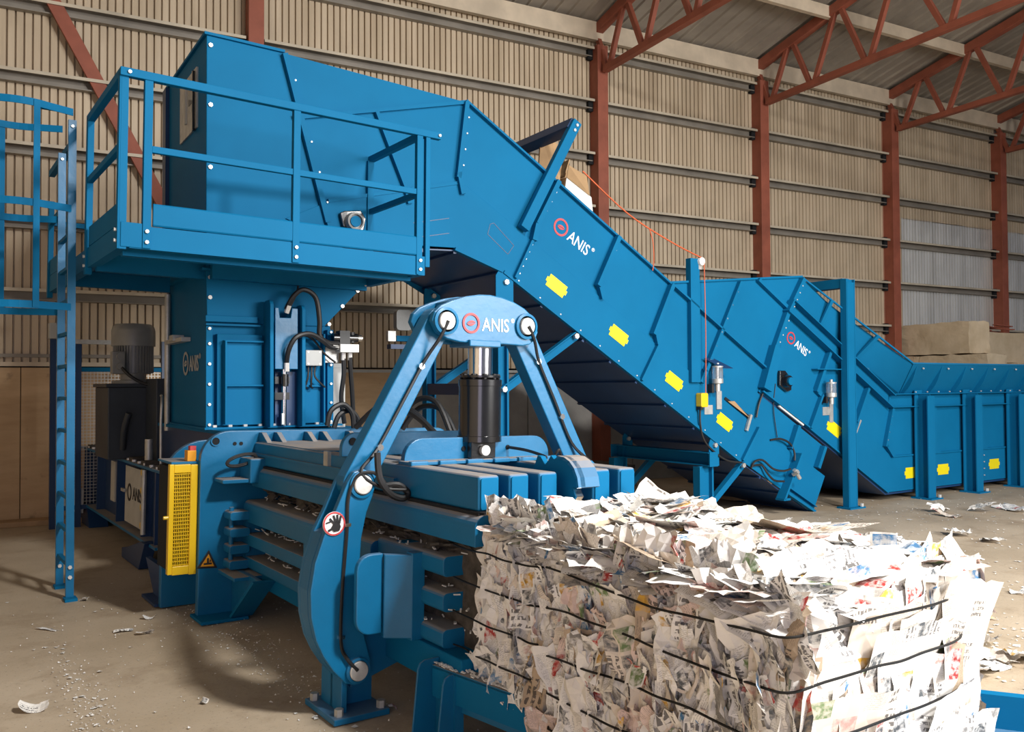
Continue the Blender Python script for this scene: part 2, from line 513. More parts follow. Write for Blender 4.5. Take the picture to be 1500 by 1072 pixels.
def sheet_profile(s0, s1, pitch, depth, z0, z1, mat, name='corrugated_sheet'):
    mb = M(); n = int(round((s1 - s0) / pitch)); xs = []
    for i in range(n):
        a = s0 + i * pitch
        xs += [(a, 0), (a + pitch * 0.76, 0), (a + pitch * 0.81, depth), (a + pitch * 0.95, depth)]
    xs.append((s0 + n * pitch, 0))
    k = len(xs)
    v = [(x, y, z0) for x, y in xs] + [(x, y, z1) for x, y in xs]
    mb.add(v, [(i, i + 1, i + 1 + k, i + k) for i in range(k - 1)])
    return part(name, mb, mat, wall)


s = -5.9
i = 0
proto = {}
while s < 38:
    spans = [(1.86, 7.62, 'wall_sheet')] if s < 15.2 else [(1.4, 5.0, 'galvanised_sheet'), (4.98, 7.62, 'wall_sheet')]
    for z0, z1, mt in spans:
        key = (z0, mt)
        dy = -0.004 * (i % 2)
        if key not in proto:
            proto[key] = (sheet_profile(s, s + 0.99, 0.09, 0.045, z0, z1, mt), s)
        else:
            c = proto[key][0].copy(); COL.objects.link(c); c.location = (s - proto[key][1], dy, random.uniform(-0.004, 0.004))
    s += 0.99
    i += 1

cols = [-2.7, 2.88, 8.38, 11.91, 15.44, 18.99, 22.5, 26.0, 29.5]
girt0 = M().box(-1, 1, -0.085, -0.005, -0.06, 0.0)          # unit girt, replaced per span below
for zi, z in enumerate((7.08, 6.23, 5.36, 4.50, 3.63, 2.76)):
    for a, b_ in zip([-5.9] + cols, cols + [33.0]):
        if b_ - a < 0.3: continue
        mb = M()
        zz = z + random.uniform(-0.01, 0.01)
        a2, b2 = a + 0.12, b_ - 0.12
        pr = [(-0.005, zz), (-0.17, zz), (-0.17, zz - 0.035), (-0.155, zz - 0.035), (-0.155, zz - 0.015), (-0.03, zz - 0.015), (-0.03, zz - 0.115), (-0.10, zz - 0.115), (-0.10, zz - 0.13), (-0.005, zz - 0.13)]
        mb.prism(pr, 'x', a2, b2)
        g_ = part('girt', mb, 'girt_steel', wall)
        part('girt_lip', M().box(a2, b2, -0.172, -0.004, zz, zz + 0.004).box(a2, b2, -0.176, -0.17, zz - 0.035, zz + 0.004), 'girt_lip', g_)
for a, b_ in zip([-5.9 + 1.22 * k for k in range(9)], [-5.9 + 1.22 * (k + 1) for k in range(9)]):
    part('plywood_panel', M().box(a + 0.004, b_ - 0.004, 0.0, 0.02, 0.0, 1.84), 'plywood', wall, bevel=0.003)
for k in range(14):
    a = -5.9 + 1.22 * 9 + k * 2.0
    part('concrete_panel', M().box(a + 0.006, a + 1.994, 0.0, 0.03, 0.0, 1.80), 'concrete_wall', wall, bevel=0.006)
part('sill_strip', M().box(-5.9, 3.2, -0.03, 0.0, 1.855, 1.905), 'cream_steel', wall)
part('sill_strip', M().box(3.9, 15.0, -0.05, 0.0, 1.79, 1.83), 'light_grey', wall)
part('sill_strip', M().box(-5.9, 3.2, -0.06, 0.0, 1.96, 2.0), 'girt_steel', wall)

ceil = struct('ceiling', M().add([(-6, 0.4, 7.66), (40, 0.4, 7.66), (40, -13.0, 10.42), (-6, -13.0, 10.42), (-6, 0.4, 7.70), (40, 0.4, 7.70), (40, -13.0, 10.46), (-6, -13.0, 10.46)],
              [(0, 1, 2, 3), (7, 6, 5, 4), (0, 4, 5, 1), (1, 5, 6, 2), (2, 6, 7, 3), (3, 7, 4, 0)]), 'roof_sheet', WALL)
p0 = None
for k in range(40):
    sx = -5.9 + k * 1.0
    if p0 is None:
        mb = M(); xs = []
        for q in range(4):
            a = sx + q * 0.25
            xs += [(a, 0.0), (a + 0.19, 0.0), (a + 0.205, -0.035), (a + 0.235, -0.035)]
        xs.append((sx + 1.0, 0.0)); n = len(xs)
        v = [(x, 0.3, 7.56 - 0.063 + d) for x, d in xs] + [(x, -12.9, 7.56 + 0.2098 * 12.9 + d) for x, d in xs]
        mb.add(v, [(i, i + 1, i + 1 + n, i + n) for i in range(n - 1)])
        p0 = part('roof_sheet', mb, 'roof_sheet', ceil)
    else:
        c = p0.copy(); COL.objects.link(c); c.location = (k * 1.0, 0, 0.006 * (k % 2))
for mm in (0.12, 1.75, 3.4, 5.05, 6.7, 8.4):
    z = 7.50 + 0.21 * mm
    hgt = 0.30 if mm < 1 else 0.20
    part('purlin', M().prism([(-mm - 0.03, z), (-mm + 0.05, z), (-mm + 0.05, z - 0.02), (-mm - 0.01, z - 0.02), (-mm - 0.01, z - hgt + 0.02), (-mm + 0.05, z - hgt + 0.02), (-mm + 0.05, z - hgt), (-mm - 0.03, z - hgt)], 'x', -5.9, 33), 'cream_steel', ceil)

# columns
clab = {8.38: 'red oxide steel column behind the conveyor cardboard, nearest of the four right columns',
        11.91: 'red oxide steel column behind the tall pulley post, second of the four right columns',
        15.44: 'red oxide steel column rising beside the stacked concrete blocks, third from the left',
        18.99: 'red oxide steel column standing behind the right end of the concrete blocks',
        2.88: 'red oxide steel column behind the top of the tall blue hopper box'}
for sc in (2.88, 8.38, 11.91, 15.44, 18.99):
    t = thing('steel_column', clab[sc], 'column', (sc, -0.1, 0), WALL, 'red columns along the back wall')
    part('column_web', M().box(sc - 0.012, sc + 0.012, -0.20, 0.0, 0, 7.1 if sc > 3 else 7.4), 'red_oxide', t)
    part('column_flange', M().box(sc - 0.10, sc + 0.10, -0.235, -0.2, 0, 7.12 if sc > 3 else 7.4), 'red_oxide', t, bevel=0.005)
    part('column_flange', M().box(sc - 0.115, sc + 0.115, -0.0, 0.03, 0, 7.12), 'red_oxide', t)
    part('side_plate', M().box(sc - 0.098, sc - 0.08, -0.2, 0.0, 0, 7.12), 'red_oxide', t)
    mb = M()
    for z in (7.0, 6.15, 5.28, 4.42, 3.55, 2.68):
        mb.box(sc - 0.19, sc + 0.13, -0.09, -0.02, z - 0.09, z + 0.12)
    part('girt_cleat', mb, 'dark_void', t, kind='stuff')

tlab = {8.38: 'red lattice roof truss nearest the camera, ending above the conveyor cardboard',
        11.91: 'red lattice roof truss with a sunlit bottom chord, second from the left',
        15.44: 'red lattice roof truss third from the left, above the concrete blocks column',
        18.99: 'red lattice roof truss at the far right edge, above the last column'}
for sc in (8.38, 11.91, 15.44, 18.99):
    t = thing('roof_truss', tlab[sc], 'truss', (sc, -0.3, 6.7), WALL, 'red roof trusses')
    zt = lambda m_: 7.40 + 0.21 * m_
    part('top_chord', M().bar((sc, 0.0, zt(0)), (sc, -12, zt(12)), 0.13, 0.16), 'red_oxide', t, bevel=0.006)
    part('bottom_chord', M().bar((sc, -0.30, 6.70), (sc, -12, 6.78), 0.11, 0.10), 'red_oxide', t, bevel=0.006)
    bn = [0.38, 1.35, 2.48, 3.86, 5.3, 6.8]; tn = [0.02, 0.88, 1.92, 3.1, 4.5, 6.0, 7.6]
    for i, bm_ in enumerate(bn):
        zb = 6.72 + 0.005 * bm_
        part('web_bar', M().bar((sc, -bm_ + 0.05, zb), (sc, -tn[i] - 0.03, zt(tn[i])), 0.07, 0.075), 'red_oxide', t)
        part('web_bar', M().bar((sc, -bm_ - 0.05, zb), (sc, -tn[i + 1] + 0.05, zt(tn[i + 1])), 0.07, 0.075), 'red_oxide', t)

mb = M().bar((-0.05, -0.12, 7.3), (3.3, -0.12, 1.0), 0.16, 0.07, (0, 1, 0))
single('wall_brace', mb, 'red_oxide', 'red oxide steel brace running diagonally across the back wall at left', 'brace', WALL, (0.3, -0.12, 6.6), bevel=0.004)

single('timber_plank', M().box(-1.5, 2.1, -0.35, -0.08, 0, 0.06), 'plank_wood', 'long pale timber plank on the floor along the plywood wall', 'plank', WALL, (0, -0.2, 0), bevel=0.005)

# concrete block stack dividing the bay
def cblock(x0, x1, y0, y1, z0, z1, label, seed):
    rng = random.Random(seed)
    bm = bmesh.new(); bmesh.ops.create_cube(bm, size=1)
    bmesh.ops.subdivide_edges(bm, edges=bm.edges, cuts=7, use_grid_fill=True)
    for v in bm.verts:
        p = Vector((x0 + (v.co.x + .5) * (x1 - x0), y0 + (v.co.y + .5) * (y1 - y0), z0 + (v.co.z + .5) * (z1 - z0)))
        e = sum(1 for c in v.co if abs(c) > 0.49)
        v.co = p + noise.noise_vector(p * 6 + Vector((seed * 9, 0, 0))) * (0.008 if e < 2 else 0.028)
    mb = M(); mb.v = [tuple(v.co) for v in bm.verts]; bm.verts.index_update(); mb.f = [tuple(v.index for v in f.verts) for f in bm.faces]; bm.free()
    return single('concrete_block', mb, 'concrete_block', label, 'block', WALL, ((x0 + x1) / 2, (y0 + y1) / 2, z0), 'concrete blocks in the right corner')


cblock(15.62, 16.25, -1.6, -0.15, 2.15, 2.76, 'tan concrete block on top of the stack, beside the red column', 1)
cblock(16.3, 19.4, -1.05, -0.45, 2.0, 2.62, 'long pale concrete block on top of the stack at the right edge', 2)
cblock(15.62, 16.2, -0.55, -0.12, 1.54, 2.13, 'tan concrete block under the topmost block, next to the red column', 3)
cblock(15.62, 16.25, -1.95, -0.57, 1.54, 2.13, 'long tan concrete block in the second row, just above the channel lip', 4)
cblock(16.3, 17.6, -1.3, -0.6, 1.4, 1.985, 'darker tan concrete block in the second row at the right edge', 5)
cblock(17.65, 19.4, -1.3, -0.6, 1.4, 1.985, 'tan concrete block at the far right end of the second row', 6)
for k, (x0, x1, y0, y1) in enumerate(((15.62, 16.25, -1.95, -0.12), (16.3, 19.4, -1.3, -0.6))):
    for q, (z0, z1) in enumerate(((0.0, 0.74), (0.75, 1.39 if k else 1.53))):
        cblock(x0, x1, y0, y1, z0, z1, ('left' if k == 0 else 'right') + ' concrete block in the ' + ('lowest' if q == 0 else 'third') + ' row of the stack, hidden behind the blue channel', 10 + k * 2 + q)
sp = M()
rng = random.Random(5)
for k in range(6):
    sp.bar((17.3 + rng.uniform(-.3, .3), -0.8 + rng.uniform(-.2, .2), 2.68 + 0.02 * k), (17.9 + rng.uniform(-.3, .3), -0.75 + rng.uniform(-.2, .2), 2.66 + 0.02 * k), 0.08, 0.02)
single('steel_offcuts', sp, 'red_oxide', 'small heap of red steel offcuts lying on the pale concrete block', 'scrap', WALL, (17.5, -0.8, 2.65), kind='stuff')
# ------------------------------------------------------------------ left wall of the hall (outside the frame, closes the building)
struct('wall_left', M().box(-5.6, -5.4, -13, 13.5, 0, 9.5), 'wall_sheet')

# ------------------------------------------------------------------ feed hopper tower and hood box (conveyor frame)
hop = thing('feed_hopper', 'tall blue feed hopper with a closed hood box above the platform and a tapered neck', 'hopper', (0.5, 0.75, 1.28), CONV)
part('hood_box', M().prism([(-0.04, 2.53), (1.32, 2.5), (0.97, 3.0), (0.57, 4.393), (-0.04, 4.408)], 'y', 0.0, 1.55), 'blue_paint', hop, bevel=0.006)
part('hood_lid', M().prism([(-0.06, 4.408), (-0.06, 4.43), (0.59, 4.415), (0.59, 4.393)], 'y', -0.02, 1.57), 'blue_paint', hop)
part('taper_panel', M().prism([(-0.04, 2.53), (1.309, 2.49), (0.939, 2.11), (-0.03, 2.11)], 'y', 0.0, 1.5), 'blue_paint', hop, bevel=0.004)
part('taper_flange', M().prism([(-0.08, 2.52), (1.35, 2.478), (1.35, 2.496), (-0.08, 2.538)], 'y', -0.05, 1.55), 'blue_paint', hop)
part('tower_body', M().box(-0.03, 1.0, 0.02, 1.45, 1.26, 2.12), 'blue_paint', hop, bevel=0.004)
part('collar_flange', M().box(-0.05, 0.36, -0.035, 0.02, 2.115, 2.165), 'blue_paint', hop, bevel=0.004)
part('collar_flange', M().box(-0.05, 0.38, -0.05, 0.02, 2.085, 2.1), 'blue_paint', hop)
part('corner_flange', M().box(-0.045, 0.005, -0.03, 0.03, 1.27, 2.08), 'blue_paint', hop, bevel=0.003)
part('corner_flange', M().box(0.955, 1.01, -0.03, 0.03, 1.27, 2.08), 'blue_paint', hop, bevel=0.003)
part('corner_flange', M().box(0.9, 0.915, -0.09, 0.03, 1.29, 2.04), 'blue_paint', hop, bevel=0.003)
part('base_flange', M().box(-0.06, 1.08, -0.06, 1.5, 1.262, 1.278), 'blue_paint', hop)
d = part('access_door', M().box(0.04, 0.40, -0.03, 0.02, 1.29, 2.02), 'blue_paint', hop, bevel=0.004)
part('door_rib', M().box(0.085, 0.10, -0.10, -0.03, 1.3, 1.965), 'blue_paint', d, bevel=0.003)
part('door_rib', M().box(0.085, 0.40, -0.07, -0.03, 1.955, 1.97), 'blue_paint', d, bevel=0.003)
part('door_rib', M().box(0.10, 0.40, -0.07, -0.03, 1.60, 1.615), 'blue_paint', d, bevel=0.003)
r_ = part('right_door', M().box(0.73, 0.9, -0.03, 0.02, 1.29, 2.04), 'blue_paint', hop, bevel=0.004)
part('door_rib', M().box(0.73, 0.9, -0.075, -0.03, 1.995, 2.01), 'blue_paint', r_)
part('door_rib', M().box(0.73, 0.9, -0.075, -0.03, 1.595, 1.61), 'blue_paint', r_)
for a in (0.42, 0.685):
    part('cylinder_bracket', M().prism(rrect(-0.17, 0.0, 1.27, 2.30 if a < .6 else 2.27, 0.05, corners=(0, 0, 1, 1)), 'x', a, a + 0.03), 'blue_paint', hop, bevel=0.004)
cy = part('cylinder_cover', M().prism([(0.47, 1.74), (0.66, 1.74), (0.66, 2.24), (0.61, 2.24), (0.60, 2.16), (0.51, 2.16), (0.50, 2.24), (0.47, 2.24)], 'y', -0.14, -0.11), 'blue_cast', hop, bevel=0.004)
part('piston_rod', M().cyl((0.56, -0.09, 1.28), (0.56, -0.09, 1.74), 0.022, 12), 'bright_steel', hop, True)
part('rod_clamp', M().box(0.48, 0.6, -0.11, -0.03, 1.62, 1.68).box(0.48, 0.6, -0.11, -0.03, 1.49, 1.55).cyl((0.55, -0.14, 1.6), (0.55, -0.14, 1.7), 0.03), 'black_gloss', hop)
part('slide_plate', M().box(0.50, 0.68, -0.05, -0.02, 1.28, 1.72), 'dark_blue', hop)
part('lock_bolt', M().box(0.53, 0.55, -0.13, -0.1, 1.29, 1.38), 'plate_steel', hop)
mb = M()
for z in (1.3, 1.46, 1.62, 1.78, 1.94, 2.06):
    mb.bolt((-0.02, -0.03, z), (0, -1, 0), 0.013); mb.bolt((0.985, -0.03, z), (0, -1, 0), 0.011)
for u, z in ((-0.01, 2.47), (-0.01, 2.31), (-0.02, 2.14), (1.24, 2.43), (0.98, 2.13), (1.1, 2.29)):
    mb.bolt((u, 0, z), (0, -1, 0), 0.017)
for k in range(9):
    mb.bolt((0.02 + k * 0.12, -0.035, 1.278), (0, 0, 1), 0.018, 0.018)
for u in (-0.01,):
    for z in (4.33, 3.85, 3.35):
        mb.bolt((u, 0, z), (0, -1, 0), 0.018)
for k in range(6):
    mb.bolt((0.1 + k * 0.24, -0.035, 2.515 - 0.0072 * k), (0, -1, 0.0), 0.010)
part('bolts', mb, 'zinc', hop, kind='stuff')
# left side of the hood: open service hatch, frame strip, letters on the tower flank
part('rear_post', M().box(-0.075, -0.035, 1.42, 1.56, 2.55, 4.40), 'dark_blue', hop)
h = part('service_hatch', M().box(-0.055, -0.04, 0.28, 0.90, 3.74, 4.24), 'plate_steel', hop, label='grey metal service hatch')
part('hatch_recess', M().box(-0.06, -0.05, 0.36, 0.55, 3.98, 4.14), 'black_gloss', h)
part('hatch_stiffener', M().box(-0.07, -0.05, 0.62, 0.66, 3.85, 4.16), 'light_grey', h)
part('hatch_lever', M().box(-0.075, -0.05, 0.33, 0.36, 3.72, 4.22), 'black_gloss', h)
part('edge_flange', M().box(-0.05, -0.03, 1.36, 1.45, 1.28, 2.5), 'dark_blue', hop)
part('side_pipe', M().cyl((-0.07, 1.32, 1.2), (-0.07, 1.32, 2.45), 0.025, 12), 'plate_steel', hop, True, label='grey steel pipe')
part('side_latch', M().box(-0.11, -0.035, 0.55, 1.25, 1.985, 2.02).box(-0.13, -0.035, 0.8, 0.95, 2.0, 2.05), 'plate_steel', hop)
logo(hop, (-0.036, 0.72, 1.80), (0, -1, 0), (0, 0, 1), 0.15, 'light_grey', 'light_grey')
# junction box
j = part('junction_box', M().box(0.735, 0.875, -0.12, -0.03, 1.77, 1.90), 'light_grey', hop, bevel=0.006, label='light grey junction box')
mb = M()
for a in (0.755, 0.855):
    for z in (1.785, 1.885):
        mb.bolt((a, -0.12, z), (0, -1, 0), 0.008, 0.004)
part('box_screws', mb, 'zinc', j, kind='stuff')
for k, (a, bq) in enumerate(((0.77, 0.74), (0.80, 0.79), (0.83, 0.90))):
    part('cable', M().tube([(a, -0.08, 1.77), (a - 0.01, -0.10, 1.68), (bq, -0.09, 1.60), (bq + 0.02, -0.07, 1.585)], 0.008, 6), 'black_rubber', hop, True)
for pts in ([(0.56, -0.15, 2.23), (0.60, -0.2, 2.33), (0.68, -0.22, 2.39), (0.79, -0.2, 2.33), (0.83, -0.18, 2.15), (0.84, -0.16, 2.02), (0.92, -0.14, 1.965), (1.02, -0.12, 1.96)],
            [(0.56, -0.15, 1.78), (0.565, -0.2, 1.9), (0.62, -0.22, 2.0), (0.74, -0.2, 2.03), (0.86, -0.17, 1.98), (0.94, -0.14, 1.93), (1.02, -0.12, 1.925)],
            [(1.07, -0.1, 1.86), (1.075, -0.1, 1.7), (1.06, -0.08, 1.5), (1.10, -0.05, 1.28)],
            [(1.13, -0.1, 1.86), (1.135, -0.1, 1.75), (1.17, -0.06, 1.5), (1.19, -0.03, 1.28)],
            [(0.7, -0.02, 2.52), (0.69, -0.04, 2.4), (0.62, -0.05, 2.25)],
            [(0.66, -0.06, 2.05), (0.8, -0.08, 2.0), (0.9, -0.09, 1.88), (1.0, -0.1, 1.80)]):
    part('hydraulic_hose', M().tube(pts, 0.021 if len(pts) > 3 and pts[0][2] < 2.3 and pts[0][0] != 0.66 else 0.009, 8), 'black_rubber', hop, True)
mb = M().cyl((0.56, -0.16, 1.72), (0.56, -0.16, 1.79), 0.022, 8).cyl((0.56, -0.15, 2.2), (0.575, -0.17, 2.26), 0.022, 8).cyl((0.96, -0.13, 1.93), (1.02, -0.12, 1.925), 0.022, 8).cyl((1.07, -0.1, 1.82), (1.07, -0.1, 1.9), 0.022, 8).cyl((1.13, -0.1, 1.82), (1.13, -0.1, 1.9), 0.022, 8)
part('hose_fittings', mb, 'zinc', hop, True, kind='stuff')
v = part('valve_block', M().box(1.02, 1.19, -0.16, -0.02, 1.885, 1.955), 'plate_steel', hop, bevel=0.004, label='grey hydraulic valve block')
part('solenoid', M().cyl((0.98, -0.09, 2.01), (1.2, -0.09, 2.01), 0.04, 14), 'black_gloss', v, True)
part('solenoid_cap', M().cyl((1.2, -0.09, 2.01), (1.24, -0.09, 2.01), 0.028, 14), 'bright_steel', v, True)
part('valve_body', M().box(1.03, 1.12, -0.13, -0.03, 1.955, 2.07).cyl((1.15, -0.09, 1.97), (1.15, -0.09, 2.06), 0.03), 'black_rubber', v)
part('mounting_plate', M().box(0.93, 1.05, -0.05, -0.03, 1.80, 1.93), 'plate_steel', hop)

cab = thing('control_cabinet', 'narrow light grey control cabinet standing right beside the blue hopper tower', 'cabinet', (1.12, 0.4, 0), CONV)
part('cabinet_body', M().box(1.03, 1.19, 0.15, 0.65, 0.0, 1.80), 'light_grey', cab, bevel=0.006)
part('cabinet_door', M().box(1.05, 1.17, 0.135, 0.15, 0.12, 1.76), 'light_grey', cab, bevel=0.004)

# ------------------------------------------------------------------ maintenance platform
pl = thing('maintenance_platform', 'blue steel maintenance platform with guard rails around the hopper box', 'platform', (2.2, 6.4, 2.5), PLAT)
YF, YB = 5.9, 9.15
part('deck_plate', M().box(1.12, 3.28, 5.93, 6.88, 2.60, 2.62).box(1.12, 1.93, 6.88, YB, 2.60, 2.62), 'dark_blue', pl)
part('edge_beam', M().prism([(YF, 2.5), (YF + 0.07, 2.5), (YF + 0.07, 2.515), (YF + 0.012, 2.515), (YF + 0.012, 2.635), (YF + 0.07, 2.635), (YF + 0.07, 2.65), (YF, 2.65)], 'x', 1.16, 3.30), 'blue_paint', pl)
part('edge_beam', M().prism([(1.10, 2.5), (1.17, 2.5), (1.17, 2.515), (1.112, 2.515), (1.112, 2.635), (1.17, 2.635), (1.17, 2.65), (1.10, 2.65)], 'y', YF + 0.02, YB), 'blue_paint', pl)
part('edge_beam', M().box(3.28, 3.34, YF - 0.01, YF + 0.95, 2.5, 2.65), 'blue_paint', pl)
part('corner_block', M().box(1.105, 1.235, YF - 0.006, YF + 0.06, 2.505, 2.665), 'blue_paint', pl, bevel=0.003)
part('toe_board', M().prism([(YF, 2.655), (YF + 0.015, 2.655), (YF + 0.015, 2.805), (YF, 2.805), (YF - 0.008, 2.795), (YF - 0.008, 2.665)], 'x', 1.30, 3.30), 'blue_paint', pl, bevel=0.003)
part('toe_board', M().box(1.10, 1.112, YF + 0.06, 7.02, 2.655, 2.80), 'blue_paint', pl)
part('toe_board', M().box(1.10, 1.112, 7.85, YB, 2.655, 2.80), 'blue_paint', pl)
part('cross_beam', M().box(1.15, 1.95, 6.95, 7.02, 2.47, 2.60), 'blue_paint', pl)
part('cross_beam', M().box(1.15, 1.95, 8.1, 8.17, 2.47, 2.60), 'blue_paint', pl)
part('cross_beam', M().box(1.15, 3.3, 6.05, 6.12, 2.47, 2.6), 'blue_paint', pl)
part('hanger_beam', M().box(1.95, 3.28, 6.80, 6.87, 2.46, 2.60), 'blue_paint', pl)
RT = 3.665
for x in (1.262, 2.275, 3.29):
    part('rail_post', M().box(x - 0.026, x + 0.026, YF - 0.012, YF, 2.505, RT - 0.03), 'blue_paint', pl, bevel=0.003)
    part('rail_post_web', M().box(x - 0.026, x - 0.014, YF, YF + 0.03, 2.505, RT - 0.03), 'blue_paint', pl)
part('rail_post', M().box(3.345, 3.385, YF - 0.01, YF + 0.03, 2.57, RT - 0.05), 'blue_paint', pl, bevel=0.003)
part('top_rail', M().box(1.085, 3.48, YF - 0.02, YF + 0.03, RT - 0.055, RT), 'blue_paint', pl, bevel=0.004)
part('mid_rail', M().box(1.288, 3.266, YF - 0.005, YF + 0.03, 3.14, 3.185), 'blue_paint', pl, bevel=0.004)
part('rail_post', M().box(1.085, 1.097, YF + 0.0, YF + 0.055, 2.49, RT - 0.03), 'blue_paint', pl, bevel=0.003)
part('rail_post_web', M().box(1.097, 1.14, YF + 0.0, YF + 0.012, 2.49, RT - 0.03), 'blue_paint', pl)
part('rail_post', M().box(1.085, 1.13, 7.05, 7.12, 2.45, RT - 0.02), 'blue_paint', pl, bevel=0.003)
part('top_rail', M().box(1.085, 1.135, YF + 0.031, 7.12, RT - 0.055, RT), 'blue_paint', pl, bevel=0.004)
part('mid_rail', M().box(1.09, 1.13, YF + 0.05, 7.06, 3.14, 3.185), 'blue_paint', pl, bevel=0.004)
part('rail_post', M().box(1.085, 1.13, YB - 0.07, YB, 2.45, RT - 0.3), 'blue_paint', pl, bevel=0.003)
part('rail_post', M().box(1.085, 1.13, 7.95, 8.02, 2.45, RT), 'blue_paint', pl, bevel=0.003)
part('top_rail', M().box(1.085, 1.135, 7.95, YB, RT - 0.055, RT), 'blue_paint', pl)
part('mid_rail', M().box(1.09, 1.13, 8.0, YB, 3.14, 3.185), 'blue_paint', pl)
part('mid_rail', M().box(1.09, 1.95, YB - 0.05, YB, 3.14, 3.185), 'blue_paint', pl)
part('rail_post', M().box(1.5, 1.55, YB - 0.05, YB, 2.6, 3.2), 'blue_paint', pl)
# right end guard
part('top_rail', M().box(3.30, 3.35, YF + 0.03, 6.86, RT - 0.06, RT - 0.01), 'blue_paint', pl, bevel=0.004)
part('mid_rail', M().box(3.30, 3.34, YF + 0.03, 6.86, 3.14, 3.185), 'blue_paint', pl, bevel=0.004)
part('rail_post', M().box(3.285, 3.345, 6.81, 6.86, 2.6, RT - 0.05), 'blue_paint', pl, bevel=0.003)
mb = M()
for x in (1.262, 2.275, 3.295):
    for z in (2.545, 2.615):
        mb.bolt((x, YF - 0.012, z), (0, -1, 0), 0.013)
for z in (2.545, 2.615):
    mb.bolt((1.085, YF + 0.03, z), (-1, 0, 0), 0.012)
    mb.bolt((1.085, 7.08, z - 0.03), (-1, 0, 0), 0.012)
mb.bolt((1.14, YF - 0.02, RT - 0.028), (0, -1, 0), 0.012); mb.bolt((3.46, YF - 0.02, RT - 0.028), (0, -1, 0), 0.012)
part('bolts', mb, 'zinc', pl, kind='stuff')

# ------------------------------------------------------------------ caged ladder
ld = thing('caged_ladder', 'blue steel ladder with a round safety cage at the left end of the platform', 'ladder', (1.04, 7.46, 0))
for y, zt in ((7.215, 3.64), (7.725, 3.50)):
    sgn = 1 if y < 7.4 else -1
    st = part('stile', M().prism([(1.02, y - 0.012), (1.075, y - 0.012), (1.075, y + 0.025), (1.068, y + 0.025), (1.068, y - 0.004), (1.027, y - 0.004), (1.027, y + 0.025), (1.02, y + 0.025)], 'z', 0.02, zt), 'blue_cast', ld)
    part('foot_plate', M().box(1.005, 1.09, y - 0.09, y + 0.02, 0.0, 0.022), 'blue_paint', st)
    mb = M()
    for z in (0.17, 0.245):
        mb.bolt((1.047, y - 0.012, z), (0, -1, 0), 0.015)
    mb.bolt((1.047, y - 0.012, zt - 0.05), (0, -1, 0), 0.012)
    part('bolts', mb, 'zinc', st, kind='stuff')
for k in range(11):
    part('rung', M().box(1.03, 1.065, 7.22, 7.715, 0.24 + 0.252 * k, 0.268 + 0.252 * k), 'blue_paint', ld, bevel=0.003)


def hoop(z, rad=0.37):
    mb = M(); pts = []
    cx, cy = 0.70, 7.47
    pts = [(1.05, cy - 0.26)]
    for k in range(25):
        a = R(-62 - (236) * k / 24)
        pts.append((cx + rad * math.cos(a), cy + rad * math.sin(a)))
    pts.append((1.05, cy + 0.26))
    n = len(pts); v = []
    for i, (x, y) in enumerate(pts):
        dx = pts[min(i + 1, n - 1)][0] - pts[max(i - 1, 0)][0]; dy = pts[min(i + 1, n - 1)][1] - pts[max(i - 1, 0)][1]
        l = math.hypot(dx, dy); nx, ny = -dy / l * 0.004, dx / l * 0.004
        v += [(x + nx, y + ny, z - 0.027), (x + nx, y + ny, z + 0.027), (x - nx, y - ny, z + 0.027), (x - nx, y - ny, z - 0.027)]
    f = []
    for i in range(n - 1):
        f += [(i * 4 + j, i * 4 + (j + 1) % 4, i * 4 + 4 + (j + 1) % 4, i * 4 + 4 + j) for j in range(4)]
    f += [(0, 1, 2, 3), (n * 4 - 1, n * 4 - 2, n * 4 - 3, n * 4 - 4)]
    return mb.add(v, f)


for z in (3.70, 2.96, 2.21):
    part('cage_hoop', hoop(z), 'blue_paint', ld)
for a in (-75, -118, -165, 148, 100):
    x, y = 0.70 + 0.376 * math.cos(R(a)), 7.47 + 0.376 * math.sin(R(a))
    tx, ty = -math.sin(R(a)), math.cos(R(a))
    mb = M().bar((x, y, 2.19), (x, y, 3.72), 0.045, 0.006, (math.cos(R(a)), math.sin(R(a)), 0))
    part('cage_strap', mb, 'blue_paint', ld)
mb = M()
part('cage_lug', M().box(0.80, 1.05, 7.2, 7.21, 3.685, 3.715), 'blue_paint', ld)
# ------------------------------------------------------------------ baling press
pr = thing('baling_press', 'long blue horizontal baling press with dusty top beams, the paper bales coming out of it', 'press', (2.5, 5.0, 0), PRESS)
arc = lambda cx, cz, r, a0, a1, n=8: [(cx + r * math.cos(R(a0 + (a1 - a0) * k / n)), cz + r * math.sin(R(a0 + (a1 - a0) * k / n))) for k in range(n + 1)]
fp = part('front_plate', M().prism([(1.667, 0), (1.94, 0), (1.94, 0.3), (3.4, 0.3), (3.4, 0), (3.68, 0), (3.68, 1.15)] + arc(3.55, 1.155, 0.13, 0, 90) + arc(1.87, 1.082, 0.203, 90, 180), 'y', 6.06, 6.12), 'blue_cast', pr, bevel=0.006)
part('lifting_hole', M().cyl((1.765, 6.064, 1.215), (1.765, 6.052, 1.215), 0.026, 18), 'dark_void', fp)
part('lifting_hole_rim', M().lathe((1.765, 6.06, 1.215), [(0.026, 0), (0.026, 0.012), (0.034, 0.012), (0.034, 0)], 20, (0, -1, 0), True), 'blue_cast', fp)
for x in (1.90, 1.945):
    part('bolt_hole', M().cyl((x, 6.064, 1.195), (x, 6.055, 1.195), 0.013, 12), 'dark_void', fp)
part('foot_flange', M().box(1.64, 1.96, 5.86, 6.14, 0, 0.022), 'blue_paint', pr, bevel=0.004)
part('leg_gusset', M().prism([(6.06, 0.02), (5.90, 0.02), (5.46, 0.33), (6.06, 0.33)], 'x', 1.90, 1.93), 'blue_cast', pr, bevel=0.004)
